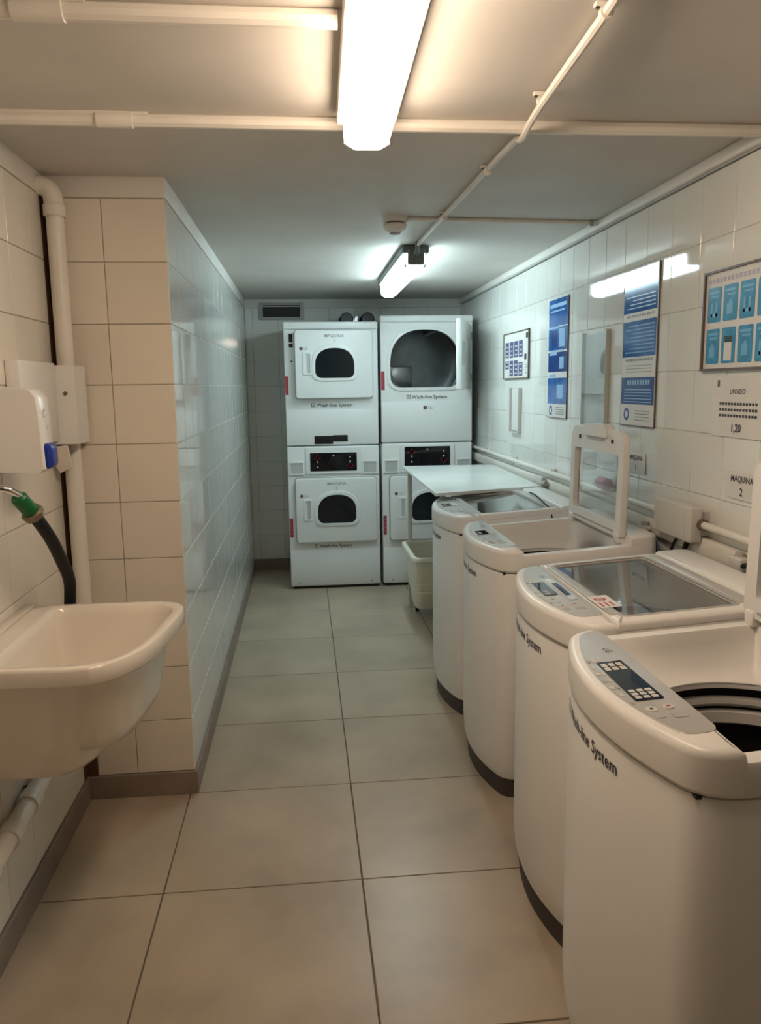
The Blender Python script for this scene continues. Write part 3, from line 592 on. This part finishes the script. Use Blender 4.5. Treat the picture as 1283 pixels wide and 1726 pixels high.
def washer(label, loc, opened, style, lid_w=0.285):
    W = thing('washing_machine', label, 'washing machine', loc, 'top-loading washing machines')
    B().prism(offset(WO, 0.020), 0.0, 0.075).obj('plinth', M_BASED, W)
    B().loft([[(x, y, z) for x, y in offset(WO, d)] for d, z in ((0.10, 0.070), (0.026, 0.070), (0.012, 0.075), (0.004, 0.10), (0.0, 0.16), (0.0, 0.842), (0.003, 0.848), (0.02, 0.849))], False, False).obj('body', M_WHITE, W)
    # top cover with the tub well
    well = offset(clip(clip(offset(WO, 0.030), 0, XPN + 0.006, False), 0, XH - 0.012, True), 0.0)
    A = angles(BC, (well,), 112)
    P = lambda poly, z: [(x, y, z) for x, y in polar(poly, BC, A)]
    ow = polar(well, BC, A); cir = [(BC[0] + RT * math.cos(a), BC[1] + RT * math.sin(a)) for a in A]
    mix = lambda k, z: [(a[0] * (1 - k) + b_[0] * k, a[1] * (1 - k) + b_[1] * k, z) for a, b_ in zip(ow, cir)]
    B().loft([P(offset(WO, 0.010), 0.850), P(offset(WO, 0.001), 0.852), P(offset(WO, -0.004), 0.858), P(offset(WO, -0.004), 0.902), P(offset(WO, -0.002), 0.905), P(offset(WO, 0.004), 0.906),
              mix(0.0, 0.906), mix(0.04, 0.902), mix(0.12, 0.885), mix(0.42, 0.850), mix(0.78, 0.832), mix(0.97, 0.826), mix(1.0, 0.818), mix(1.0, 0.812)], False, False, fn=tilt).obj('top_cover', M_PLASTIC, W, ang=40)
    # tub
    tub = B().lathe([(RT, 0.824), (RT + 0.016, 0.810), (RT + 0.016, 0.785), (RT - 0.002, 0.778)], BC, 48, fn=tilt).obj('tub_gasket', M_RUBBER, W)
    B().lathe([(RT + 0.012, 0.790), (RT - 0.004, 0.786), (RT - 0.008, 0.778), (RT - 0.002, 0.770)], BC, 48, fn=tilt).obj('balance_ring', M_GREYP, tub)
    B().lathe([(RT + 0.004, 0.762), (RT - 0.010, 0.758), (RT - 0.014, 0.735), (RT - 0.004, 0.728)], BC, 48, fn=tilt).obj('tub_ring', M_LGREY, tub)
    B().lathe([(RT + 0.03, 0.80), (RT + 0.03, 0.726), (RT + 0.012, 0.72), (RT + 0.012, 0.40), (RT - 0.02, 0.375), (0.06, 0.37), (0.05, 0.40), (0.02, 0.41)], BC, 48, cap1=True).obj('tub_drum', mat('tub_dark', (0.05, 0.045, 0.042), 0.45, metal=0.5), tub)
    # control housing, in front
    hp_ = clip(offset(WO, -0.0045), 0, XPN, True)
    hs = B().prism(hp_, 0.860, 0.928, 0.016, fn=tilt).obj('control_housing', M_PLASTIC, W, ang=50)
    sp = clip(clip(offset(WO, 0.019), 0, XPN - 0.004, True), 1, -0.248, False)
    sp = round_corners(sp, 0.028)
    pn = B().prism(sp, 0.926, 0.9295, 0.001, fn=tilt).obj('control_panel', M_SILVER, hs)
    T = 0.9297
    def pad(b, x0, x1, y0, y1, z=T, h=0.0014, r=0.003): return b.prism(rrect(x0, x1, y0, y1, r, 2), z, z + h, 0, fn=tilt)
    dx0, dx1, dy0, dy1 = {'dark': (-0.266, -0.212, -0.105, 0.095), 'blue': (-0.268, -0.232, -0.04, 0.10), 'small': (-0.268, -0.226, 0.0, 0.075)}[style]
    ds = pad(B(), dx0, dx1, dy0, dy1).obj('display', M_BLACKG, pn)
    if style == 'dark':
        for (ya, yb, nx, ny) in ((0.045, 0.088, 3, 2), (-0.098, -0.052, 3, 3)):
            for i in range(nx):
                for j in range(ny):
                    xa = -0.262 + i * 0.0160; yy = ya + (yb - ya) * j / ny
                    pad(B(), xa, xa + 0.0115, yy, yy + (yb - ya) / ny - 0.004, T + 0.0012, 0.0008, 0.0015).obj('key', M_LGREY, ds)
    else:
        for j in range(2): pad(B(), dx0 + 0.005, dx0 + 0.018, dy0 + 0.008 + 0.022 * j, dy0 + 0.024 + 0.022 * j, T + 0.0012, 0.0008, 0.0015).obj('key', M_GREYP, ds)
    if style == 'blue':
        pad(B(), -0.222, -0.197, -0.10, 0.12, T, 0.002, 0.006).obj('mode_window', mat('pale_glossy_strip', (0.62, 0.68, 0.72), 0.06), pn)
        pad(B(), -0.217, -0.202, -0.06, 0.07, T + 0.002, 0.001).obj('mode_display', M_BLACKG, pn)
    if style == 'small': pad(B(), -0.220, -0.198, -0.01, 0.08, T, 0.002, 0.006).obj('mode_window', M_LGREY, pn)
    for i in range(3):
        for j in range(7):
            yy = -0.115 + 0.036 * j; xx = front_x(yy) + 0.023 + 0.0105 * i
            if xx + 0.007 > dx0 - 0.001 and dy0 - 0.018 < yy < dy1: continue
            pad(B(), xx, xx + 0.007, yy, yy + 0.014, T, 0.0010, 0.003).obj('key', M_LGREY if (i + j) % 3 else M_GREYP, pn)
    for (xx, yy, m_) in ((-0.255, -0.145, M_LGREY), (-0.222, -0.140, M_LGREY)):
        k_ = B().lathe([(0.011, T), (0.010, T + 0.0018)], (xx, yy), 18, cap1=True, fn=tilt).obj('button', m_, pn)
    pad(B(), -0.258, -0.252, -0.148, -0.142, T + 0.0018, 0.0006, 0.002).obj('button_mark', M_INK, pn)
    pad(B(), -0.226, -0.218, -0.143, -0.137, T + 0.0018, 0.0006, 0.002).obj('button_mark', M_PINK, pn)
    pad(B(), -0.262, -0.244, -0.180, -0.164, T, 0.0006, 0.001).obj('print', M_GREYP, pn); pad(B(), -0.230, -0.205, -0.186, -0.166, T, 0.0006, 0.001).obj('print', M_GREYP, pn)
    b = B(); text(b, 'LG', 0.022, lambda u, v: tilt(-0.222 + v, 0.160 - u, T + 0.0006)); b.obj('emblem_lettering', M_INK, pn)
    # lettering on the bowed front
    b = B(); wash_logo(b, -0.190, 0.0, 0.0285, lambda u, v: (front_x(-u) - 0.0012, -u, 0.795 + v)); b.obj('lettering', M_INK, W)
    for yy, xx in ((-0.284, -0.242), ): B().box(xx - 0.004, xx + 0.006, yy - 0.012, yy + 0.008, 0.845, 0.851).obj('cover_catch', M_BLACK, W)
    # rear hinge housing
    rp = clip(offset(WO, -0.003), 0, XH, False)
    B().prism(rp, 0.880, 0.936, 0.012, fn=tilt).obj('hinge_housing', M_PLASTIC, W, ang=50)
    # lid
    lw = lid_w if opened else HW + 0.002
    hz = 0.9 + TILT * (XH - XF) + 0.02; lean = math.radians(1.0)
    cl, sl = math.cos(lean), math.sin(lean)
    def place(x, y, z):
        if not opened: return tilt(x, y, z)
        dx, dz = x - (XH - 0.012), z - 0.915                       # swing up about the hinge
        u_, v_ = -dx, dz
        return (XH - 0.012 + v_ * cl + u_ * sl, y, hz + 0.012 + u_ * cl - v_ * sl)
    lx0, lx1 = XPN + 0.003, XH - 0.004
    if opened: lp = rrect(lx0 - 0.002, lx1, -lw, lw, (0.012, 0.012, 0.06, 0.06), 6)
    else: lp = clip(clip(offset(WO, -0.003), 0, lx0, False), 0, lx1, True)
    gi = rrect(lx0 + (0.085 if opened else 0.030), lx1 - (0.045 if opened else 0.055), -lw + (0.046 if opened else 0.042), lw - (0.046 if opened else 0.042), 0.014)
    lc = (0.02, 0.0)
    b = B(); ring_plate(b, lp, gi, 0.906 if not opened else 0.902, 0.930, lc, 0.010, fn=place); lid = b.obj('lid', M_PLASTIC, W, ang=50)
    B().prism(offset(gi, -0.004), 0.9205, 0.9255, 0, fn=place).obj('lid_glass', M_GLASS if opened else M_SMOKE, lid)
    b = B(); ring_plate(b, offset(gi, -0.010), gi, 0.9285, 0.9312, lc, 0.001, fn=place); b.obj('glass_trim', M_GREYP if not opened else M_PLASTIC, lid)
    if not opened:
        B().prism(rrect(lx1 - 0.044, lx1 - 0.010, -lw + 0.05, lw - 0.05, 0.006), 0.929, 0.9325, 0.001, fn=tilt).obj('lid_fold_strip', M_SILVER, lid)
        B().prism(rrect(lx0 + 0.004, lx0 + 0.022, -lw + 0.06, lw - 0.06, 0.004), 0.929, 0.9318, 0.001, fn=tilt).obj('lid_front_strip', M_SILVER, lid)
    else:
        hdl = B().prism(rrect(lx0 - 0.018, lx0 + 0.030, -0.12, 0.12, (0.006, 0.006, 0.03, 0.03), 5), 0.894, 0.934, 0.010, fn=place).obj('lid_handle', M_PLASTIC, lid)
        B().box(lx0 + 0.034, lx0 + 0.044, -0.09, 0.09, 0.8990, 0.9025, 0.001, fn=place).obj('handle_slot', M_GREYP, lid)
        for yy in (-lw * 0.62, lw * 0.62): B().lathe([(0.009, 0.9025), (0.008, 0.898)], (lx0 + 0.040, yy), 10, cap1=True, fn=place).obj('screw', M_INK, lid)
        B().box(lx1 - 0.020, lx1 - 0.014, -lw + 0.06, lw - 0.06, 0.8995, 0.9022, 0.0005, fn=place).obj('hinge_groove', M_GREYP, lid)
        for yy in (-lw + 0.03, lw - 0.03): B().box(XH - 0.030, XH + 0.014, yy - 0.018, yy + 0.018, hz - 0.018, hz + 0.020, 0.006).obj('hinge', M_PLASTIC, lid)
    return W, lid
W4, _ = washer('open-lidded washing machine closest to the camera, front right', (0.852, 1.405, 0.0), True, 'dark', 0.318)
W3, lid3 = washer('closed washing machine with a red and white sticker, second from the camera', (0.912, 2.065, 0.0), False, 'blue')
W2, _ = washer('washing machine with its glass lid raised, third from the camera', (0.928, 2.925, 0.0), True, 'small', 0.272)
W1, lid1 = washer('closed washing machine farthest from the camera, beside the white table', (0.922, 3.660, 0.0), False, 'small')
st = B().prism(rrect(-0.182 + 0.008, -0.120, -0.205, -0.095, 0.003), 0.9322, 0.9328, 0, fn=tilt).obj('warning_sticker', M_PAPER, lid3)
b = B()
n = 14; b.add([tilt(-0.150 + 0.016 * math.cos(2 * math.pi * k / n), -0.130 + 0.016 * math.sin(2 * math.pi * k / n), 0.9332) for k in range(n)] + [tilt(-0.150 + 0.011 * math.cos(2 * math.pi * k / n), -0.130 + 0.011 * math.sin(2 * math.pi * k / n), 0.9332) for k in range(n)], [(k, (k + 1) % n, n + (k + 1) % n, n + k) for k in range(n)])
b.box(-0.164, -0.136, -0.133, -0.127, 0.9330, 0.9333, fn=tilt); b.obj('warning_mark', M_RED, st)
b = B()
for k in range(3): b.box(-0.166 + k * 0.014, -0.160 + k * 0.014, -0.195, -0.158, 0.9329, 0.9332, fn=tilt)
b.obj('warning_print', M_PINK, st)

# ------------------------------------------------------------------ table, basket
t = thing('folding_table', 'white laminate table between the far washing machine and the dryers', 'table', (0.93, 4.55, 0.0))
tp = [(0.647, 3.835), (1.238, 4.012), (1.270, 5.175), (0.653, 5.226)]; tp = [(x - 0.93, y - 4.55) for x, y in tp]
B().prism(tp, 0.958, 0.974, 0.003).obj('table_top', M_TABLE, t)
for (x, y) in ((0.700, 5.195), (1.215, 5.13), (0.730, 4.10), (1.215, 4.10)):
    lg = B().box(x - 0.93 - 0.014, x - 0.93 + 0.014, y - 4.55 - 0.012, y - 4.55 + 0.012, 0.0, 0.958, 0.003).obj('leg', M_LGREY, t)
for y in (5.195, ): B().box(0.700 - 0.93 + 0.013, 1.215 - 0.93 - 0.012, 5.13 - 4.55 - 0.008 + 0.02, 5.15 - 4.55, 0.925, 0.955, 0.002).obj('apron', M_LGREY, t)
B().box(-0.2 + 0.002, 0.285 - 0.012, 4.092 - 4.55, 4.108 - 4.55, 0.925, 0.955, 0.002).obj('apron', M_LGREY, t)
t = thing('laundry_basket', 'pale plastic wheeled laundry basket under the table', 'basket', (0.86, 4.87, 0.0))
top = rrect(-0.215, 0.19, -0.27, 0.28, 0.05); bot = rrect(-0.165, 0.13, -0.01, 0.27, 0.05)
lerp = lambda k: [(a[0] + (b_[0] - a[0]) * k, a[1] + (b_[1] - a[1]) * k) for a, b_ in zip(bot, top)]
b = B().loft([[(x, y, z) for x, y in lerp(k)] for k, z in ((-0.06, 0.075), (0, 0.09), (0.5, 0.27), (0.95, 0.465))] + [[(x, y, z) for x, y in offset(lerp(k), 0.004)] for k, z in ((0.95, 0.465), (0.5, 0.27), (0, 0.094))], True, True); b.obj('tub', M_BASKET, t)
b = B(); ring_plate(b, offset(top, -0.014), offset(top, 0.012), 0.452, 0.474, (0, 0), 0.006); b.obj('rim', M_BASKET, t)
for k, z in ((0.80, 0.405), (0.66, 0.345), (0.50, 0.27), (0.36, 0.205)):
    b = B(); ring_plate(b, offset(lerp(k), -0.005), offset(lerp(k), 0.001), z, z + 0.012, (0, 0), 0); b.obj('rib', M_BASKET, t)
for (x, y) in ((-0.132, 0.215), (0.10, 0.225), (-0.02, 0.04), (0.10, 0.04)):
    k = B().box(x - 0.012, x + 0.012, y - 0.014, y + 0.014, 0.036, 0.078, 0.003).obj('castor', M_GREYP, t)
    B().lathe([(0.006, -0.011), (0.022, -0.011), (0.025, -0.006), (0.025, 0.006), (0.022, 0.011), (0.006, 0.011)], n=18, cap0=True, cap1=True, fn=lambda a, c_, z: (x + z, y + a, 0.025 + c_)).obj('wheel', M_BLACK, k)

# ------------------------------------------------------------------ right wall: signs
def wr(d): return lambda y, z: (XR - d, y, z)
def quad(b, y0, y1, z0, z1, d):
    f = wr(d); b.add([f(y1, z0), f(y0, z0), f(y0, z1), f(y1, z1)], [(0, 1, 2, 3)]); return b
def sign(name, label, cat, y0, y1, z0, z1, mboard=M_PAPER, th=0.004, group=None):
    t = thing(name, label, cat, (0, 0, 0), group); t.location = (XR, (y0 + y1) / 2, z0)
    def put(nm, m, b):
        o = b.obj(nm, m, t, ang=0, normals=False); o.data.transform(Matrix.Translation((-XR, -(y0 + y1) / 2, -z0))); return o
    b = B().box(XR - 0.0032 - th, XR - 0.0032, y0, y1, z0, z1); o = b.obj('board', mboard, t, ang=0); o.data.transform(Matrix.Translation((-XR, -(y0 + y1) / 2, -z0)))
    return t, put, 0.0032 + th
# small white sign with dark icon blocks
t, put, d = sign('instruction_sign', 'small white sign with rows of dark icon blocks nearest the dryers', 'sign', 4.493, 5.070, 1.538, 1.822)
y0, y1, z0, z1 = 4.493, 5.070, 1.538, 1.822
b = B()
for q in ((y0, y0 + 0.012, z0, z1), (y1 - 0.012, y1, z0, z1), (y0, y1, z0, z0 + 0.007), (y0, y1, z1 - 0.007, z1)): b.box(XR - d - 0.004, XR - d + 0.003, *q)
put('frame', M_FRAME, b)
for r, (za, zb) in enumerate(((1.668, 1.765), (1.556, 1.650))):
    for c_ in range(4):
        if r == 1 and c_ == 3: za2, zb2 = 1.556, 1.636
        else: za2, zb2 = za, zb
        ya = y1 - 0.045 - c_ * 0.105 - 0.085
        if r == 1 and c_ == 0: za2 = 1.60
        put('icon_block', M_NAVY, quad(B(), ya, ya + 0.085, za2, zb2, d + 0.0006))
        b = B()
        for k in range(3): quad(b, ya + 0.015, ya + 0.070 - 0.012 * (k % 2), za2 + 0.012 + k * 0.026, za2 + 0.020 + k * 0.026, d + 0.0010)
        put('icon_print', M_LGREY, b)
b = B(); quad(b, y0 + 0.022, y0 + 0.068, z1 - 0.050, z1 - 0.020, d + 0.0006); quad(b, y0 + 0.050, y0 + 0.095, 1.648, 1.682, d + 0.0006); put('icon_mark', M_INK, b)
b = B()
for k in range(4): quad(b, y0 + 0.03, y0 + 0.075, 1.57 + k * 0.016, 1.574 + k * 0.016, d + 0.0006)
put('fine_print', M_INKG, b)
# blue banners
t, put, d = sign('notice_banner', 'narrow blue notice banner left of the clear holder', 'sign', 3.833, 4.132, 1.332, 1.932, M_PAPER, 0.003, 'tall blue banners')
y0, y1 = 3.833, 4.132; BL = [(1.402, 1.535, M_BLUE), (1.565, 1.665, M_BLUED), (1.675, 1.790, M_BLUE), (1.795, 1.931, M_BLUE)]
for za, zb, m in BL: put('colour_field', m, quad(B(), y0 + 0.001, y1 - 0.001, za, zb, d + 0.0004))
b = B()
for (ya, yb, za, zb) in ((3.86, 4.11, 1.890, 1.908), (3.88, 4.10, 1.868, 1.876), (3.97, 4.12, 1.783, 1.794), (3.99, 4.11, 1.650, 1.664), (3.88, 4.10, 1.668, 1.673), (4.0, 4.11, 1.540, 1.552), (3.87, 3.96, 1.69, 1.78), (3.88, 3.95, 1.58, 1.64), (3.88, 3.98, 1.43, 1.50)): put('pale_print', M_BLUEL, quad(B(), ya, yb, za, zb, d + 0.0008))
put('deep_field', M_BLUED, quad(B(), 3.985, 4.075, 1.685, 1.775, d + 0.0007))
def emblem(put, yc, zc_, r, d):
    b = B(); n = 18
    b.add([wr(d)(yc + r * math.cos(2 * math.pi * k / n), zc_ + r * math.sin(2 * math.pi * k / n)) for k in range(n)] + [wr(d)(yc + 0.55 * r * math.cos(2 * math.pi * k / n), zc_ + 0.55 * r * math.sin(2 * math.pi * k / n)) for k in range(n)], [((k + 1) % n, k, n + k, n + (k + 1) % n) for k in range(n)])
    put('emblem', M_BLUED, b)
emblem(put, 4.075, 1.367, 0.026, d + 0.0006)
b = B()
for k in range(4): quad(b, 3.86, 4.01 - 0.02 * (k % 2), 1.350 + 0.011 * k, 1.354 + 0.011 * k, d + 0.0006)
put('fine_print', M_INKG, b)
b = B().box(XR - d - 0.001, XR - 0.002, y0 - 0.003, y1 + 0.003, 1.329, 1.333); b.box(XR - d - 0.001, XR - 0.002, y0 - 0.004, y0, 1.329, 1.935); put('edge', M_FRAME, b)
t, put, d = sign('notice_banner', 'wide blue and white notice banner right of the clear holder', 'sign', 2.838, 3.150, 1.337, 1.940, M_PAPER, 0.003, 'tall blue banners')
y0, y1 = 2.838, 3.150
for za, zb, m in ((1.775, 1.939, M_BLUE), (1.605, 1.742, M_BLUE), (1.420, 1.525, M_BLUED)): put('colour_field', m, quad(B(), y0 + 0.006, y1 - 0.002, za, zb, d + 0.0004))
b = B()
for k in range(8): quad(b, y0 + 0.02, y1 - 0.03 - 0.03 * (k % 3), 1.620 + 0.0145 * k, 1.624 + 0.0145 * k, d + 0.0008)
for k in range(4): quad(b, y0 + 0.02, y1 - 0.03 - 0.03 * (k % 3), 1.790 + 0.0145 * k, 1.794 + 0.0145 * k, d + 0.0008)
for k in range(5): quad(b, y0 + 0.03, y1 - 0.03, 1.428 + 0.012 * k, 1.4315 + 0.012 * k, d + 0.0008)
for k in range(9): quad(b, y0 + 0.045 + 0.024 * k, y0 + 0.062 + 0.024 * k, 1.496, 1.514, d + 0.0008)
put('pale_print', M_BLUEL, b)
b = B()
for k in range(11): quad(b, y0 + 0.03 + 0.023 * k, y0 + 0.046 + 0.023 * k, 1.757, 1.766, d + 0.0008); quad(b, y0 + 0.03 + 0.023 * k, y0 + 0.046 + 0.023 * k, 1.588, 1.597, d + 0.0008)
for k in range(3): quad(b, y0 + 0.03, y1 - 0.04, 1.545 + 0.012 * k, 1.5475 + 0.012 * k, d + 0.0008)
for k in range(4): quad(b, y0 + 0.04, y1 - 0.14, 1.358 + 0.012 * k, 1.361 + 0.012 * k, d + 0.0008)
put('fine_print', M_INKG, b)
emblem(put, 3.090, 1.380, 0.026, d + 0.0006)
b = B().box(XR - d - 0.001, XR - 0.002, y0 - 0.004, y1 + 0.002, 1.333, 1.338); b.box(XR - d - 0.001, XR - 0.002, y0 - 0.004, y0, 1.333, 1.943); put('edge', M_FRAME, b)
# clear holder with a faded sheet
t, put, d = sign('sheet_holder', 'clear plastic holder with a faded paper sheet between the blue banners', 'holder', 3.310, 3.575, 1.322, 1.725, mat('faded_paper', (0.70, 0.72, 0.68), 0.15), 0.002)
b = B().box(XR - 0.020, XR - 0.017, 3.303, 3.582, 1.318, 1.728); o = put('clear_front', M_GLASS, b)
b = B().box(XR - 0.020, XR - 0.002, 3.296, 3.302, 1.316, 1.732); b.box(XR - 0.020, XR - 0.002, 3.583, 3.589, 1.316, 1.732); b.box(XR - 0.020, XR - 0.002, 3.296, 3.589, 1.312, 1.3175); put('edge', mat('clear_edge', (0.60, 0.60, 0.55), 0.2), b)
b = B()
for k, (a, c_) in enumerate(((3.50, 3.56), (3.42, 3.56), (3.40, 3.56), (3.45, 3.56), (3.40, 3.56), (3.38, 3.56), (3.44, 3.56))): quad(b, a, c_, 1.635 - 0.026 * k, 1.639 - 0.026 * k, d + 0.0008)
quad(b, 3.37, 3.41, 1.655, 1.690, d + 0.0008); put('fine_print', M_LGREY, b)
t, put, d = sign('sheet_holder', 'narrow white leaflet holder under the small icon sign', 'holder', 4.665, 4.860, 1.222, 1.480, M_PAPER, 0.003)
b = B().box(XR - 0.022, XR - 0.002, 4.655, 4.663, 1.215, 1.484); b.box(XR - 0.022, XR - 0.002, 4.863, 4.870, 1.215, 1.484); b.box(XR - 0.022, XR - 0.002, 4.655, 4.870, 1.208, 1.216); put('edge', M_LGREY, b)
# teal framed sign
y0, y1, z0, z1 = 1.90, 2.487, 1.545, 1.840
t, put, d = sign('instruction_sign', 'framed sign of teal picture panels above the washing machines', 'sign', y0, y1, z0, z1)
b = B()
for q in ((y0 - 0.008, y0, z0 - 0.008, z1 + 0.008), (y1, y1 + 0.008, z0 - 0.008, z1 + 0.008), (y0, y1, z0 - 0.008, z0), (y0, y1, z1, z1 + 0.006)): b.box(XR - d - 0.008, XR - 0.002, *q)
put('frame', M_FRAME, b)
for r, (za, zb) in enumerate(((1.688, 1.796), (1.560, 1.668))):
    for c_ in range(6):
        yb = y1 - 0.016 - c_ * 0.0935; ya = yb - 0.078
        p = put('picture_panel', M_TEAL, B().prism(rrect(ya, yb, za, zb, 0.006, 2), 0.0, 0.0012, 0, fn=lambda x, y, z: (XR - d - z, x, y)))
        b = B()
        if (r, c_) == (1, 1):
            put('panel_mark', M_BLACK, quad(B(), ya + 0.018, yb - 0.016, zb - 0.045, zb - 0.026, d + 0.0016)); put('panel_mark', M_PAPER, quad(B(), ya + 0.018, yb - 0.016, za + 0.008, zb - 0.045, d + 0.0016))
        else:
            quad(b, ya + 0.010, yb - 0.010, zb - 0.020, zb - 0.012, d + 0.0016); quad(b, ya + 0.012, yb - 0.022, zb - 0.032, zb - 0.026, d + 0.0016)
            if (r + c_) % 2: quad(b, ya + 0.024, yb - 0.020, za + 0.020, za + 0.052, d + 0.0016); quad(b, ya + 0.030, yb - 0.032, za + 0.052, za + 0.062, d + 0.0016)
            else: quad(b, ya + 0.020, ya + 0.030, za + 0.018, za + 0.060, d + 0.0016); quad(b, yb - 0.030, yb - 0.020, za + 0.018, za + 0.060, d + 0.0016); quad(b, ya + 0.020, yb - 0.020, za + 0.018, za + 0.028, d + 0.0016)
            put('panel_mark', M_TEALL, b)
b = B()
for k in range(22): quad(b, y1 - 0.030 - 0.022 * k, y1 - 0.016 - 0.022 * k, 1.808, 1.822, d + 0.0006)
put('heading_print', mat('lilac_print', (0.48, 0.46, 0.60), 0.5), b)
# price notice and machine number labels
t, put, d = sign('price_notice', 'white price notice with dark lettering below the teal sign', 'notice', 2.135, 2.420, 1.335, 1.520, M_PAPER, 0.0012)
def ymap(yc, zc_, d_): return lambda u, v: (XR - d_, yc - u, zc_ + v)
b = B(); text(b, 'LAVADO', 0.022, ymap(2.275, 1.466, d + 0.0006), bold=0.01); put('heading_lettering', M_INK, b)
b = B(); text(b, '1,20', 0.034, ymap(2.275, 1.352, d + 0.0006), bold=0.03); put('price_lettering', M_INK, b)
b = B(); quad(b, 2.380, 2.392, 1.488, 1.508, d + 0.0006); put('number_mark', M_INK, b)
b = B()
for k in range(3):
    for j in range(13): quad(b, 2.165 + 0.0165 * j, 2.165 + 0.0165 * j + 0.012, 1.396 + 0.018 * k, 1.404 + 0.018 * k, d + 0.0006)
put('fine_print', M_INK, b)
for yc, num, lab in ((2.985, '1', 'white label numbered one on the wall beside the raised glass lid'), (2.225, '2', 'white label numbered two on the wall above the closed washing machine')):
    t, put, d = sign('machine_label', lab, 'label', yc - 0.085, yc + 0.085, 1.150, 1.232, M_PAPER, 0.001, 'machine number labels')
    b = B(); text(b, 'MAQUINA', 0.026, ymap(yc, 1.203, d + 0.0006), bold=0.02); put('lettering', M_INK, b); b = B(); text(b, num, 0.034, ymap(yc, 1.162, d + 0.0006), bold=0.02); put('number', M_INK, b)

# ------------------------------------------------------------------ right wall: trunking, conduit, boxes, hoses
tag(B().box(XR - 0.030, XR - 0.0005, 0.9, 6.44, 0.945, 1.000, 0.004).obj('cable_trunking', M_PIPE), 'long white cable trunking along the wall behind the machines', 'trunking')
t = thing('wall_conduit', 'white conduit clipped along the wall above the trunking', 'conduit', (XR - 0.022, 2.68, 1.042))
B().tube([(0, 0, 0), (0, 1.5, 0.0), (0, 3.70, 0.0)], 0.0125, 12).obj('tube', M_PIPE, t)
for y in (0.50, 1.30, 2.05, 2.75, 3.30):
    k = B().box(-0.002, 0.021, y - 0.008, y + 0.008, -0.016, 0.024, 0.003).obj('clip', M_PIPE, t)
    B().lathe([(0.004, 0), (0.003, 0.003)], n=8, cap1=True, fn=lambda a, c_, z: (-0.002 - z, y + a, 0.018 + c_)).obj('screw', M_BROWN, k)
pipe_thing('wall_conduit', 'short white conduit leaving the large junction box toward the camera', [(XR - 0.034, 2.385, 1.047), (XR - 0.034, 1.9, 1.043), (XR - 0.030, 1.2, 1.042), (XR - 0.030, 0.9, 1.042)], 0.0125, n=12, cat='conduit')
t = thing('junction_box', 'large grey junction box on the right wall', 'junction box', (XR - 0.0005, 2.525, 0.985))
B().box(-0.075, -0.031, -0.135, 0.135, 0.0, 0.118, 0.008, 3).obj('casing', M_LGREY, t)
B().box(-0.0765, -0.074, -0.10, 0.10, 0.012, 0.106, 0.001).obj('cover', M_LGREY, t)
B().box(-0.032, 0.0, -0.12, 0.12, 0.020, 0.100).obj('back', M_LGREY, t)
B().tube([(-0.034, -0.13, 0.062), (-0.034, -0.150, 0.062)], 0.019, 12).obj('gland', M_BRASS, t)
t = thing('junction_box', 'small junction box on the wall above the white table', 'junction box', (XR - 0.030, 4.115, 0.955))
B().box(-0.030, -0.001, -0.075, 0.075, 0.0, 0.060, 0.006, 3).obj('casing', M_LGREY, t)
B().tube([(-0.015, -0.075, 0.03), (-0.015, -0.11, 0.03)], 0.014, 10).obj('gland', M_GREYP, t)
def valve(label, y, z):
    t = thing('water_valve', label, 'valve', (XR - 0.030, y, z), 'water valves')
    B().box(-0.036, -0.001, -0.045, 0.020, -0.022, 0.022, 0.008, 3).obj('body', M_LGREY, t)
    B().tube(smooth_path([(-0.025, -0.042, 0.0), (-0.026, -0.075, 0.006), (-0.022, -0.10, -0.012), (-0.018, -0.112, -0.06), (-0.016, -0.115, -0.16)]), 0.008, 10).obj('hose', M_RUBBER, t)
    B().tube([(-0.015, -0.01, 0.02), (-0.015, -0.01, 0.034)], 0.014, 12).obj('knob', M_GREYP, t)
valve('water valve behind the machine with the raised lid', 2.80, 0.955)
valve('water valve behind the second machine from the camera', 2.15, 0.975)
for (a, c_, e, r, lab) in (((1.272, 2.535, 0.985), (1.268, 2.575, 0.93), (1.262, 2.60, 0.80), 0.005, 'thin black cable hanging from the junction box'), ((1.265, 2.455, 0.985), (1.262, 2.480, 0.93), (1.258, 2.50, 0.80), 0.009, 'thick black cable hanging from the junction box')):
    t = thing('power_cable', lab, 'cable', a); B().tube([Vector(p) - Vector(a) for p in smooth_path([a, c_, e])], r, 8).obj('sheath', M_RUBBER, t)
t = thing('machine_cable', 'thin black cable lying on the far closed washing machine', 'cable', (1.12, 3.82, 0.985))
cp = [(1.125, 3.832, 0.966), (1.115, 3.72, 0.972), (1.10, 3.60, 0.972), (1.085, 3.45, 0.966), (1.083, 3.37, 0.955), (1.084, 3.337, 0.92)]
B().tube([p - Vector((1.12, 3.82, 0.985)) for p in smooth_path(cp)], 0.0035, 6).obj('sheath', M_RUBBER, t)
t = thing('red_object', 'small red object on the wall ledge behind the raised glass lid', 'bottle', (XR - 0.036, 3.235, 1.056))  # made-up cylinder put where red shows through the lid glass
B().lathe([(0.010, -0.062), (0.024, -0.058), (0.026, -0.02), (0.026, 0.03), (0.016, 0.048), (0.009, 0.052)], n=18, cap0=True, cap1=True, fn=lambda a, c_, z: (c_, z, a + 0.026)).obj('body', M_PINK, t)
B().lathe([(0.010, 0.051), (0.010, 0.072)], n=14, cap0=True, cap1=True, fn=lambda a, c_, z: (c_, z, a + 0.026)).obj('cap', M_GREYP, t)
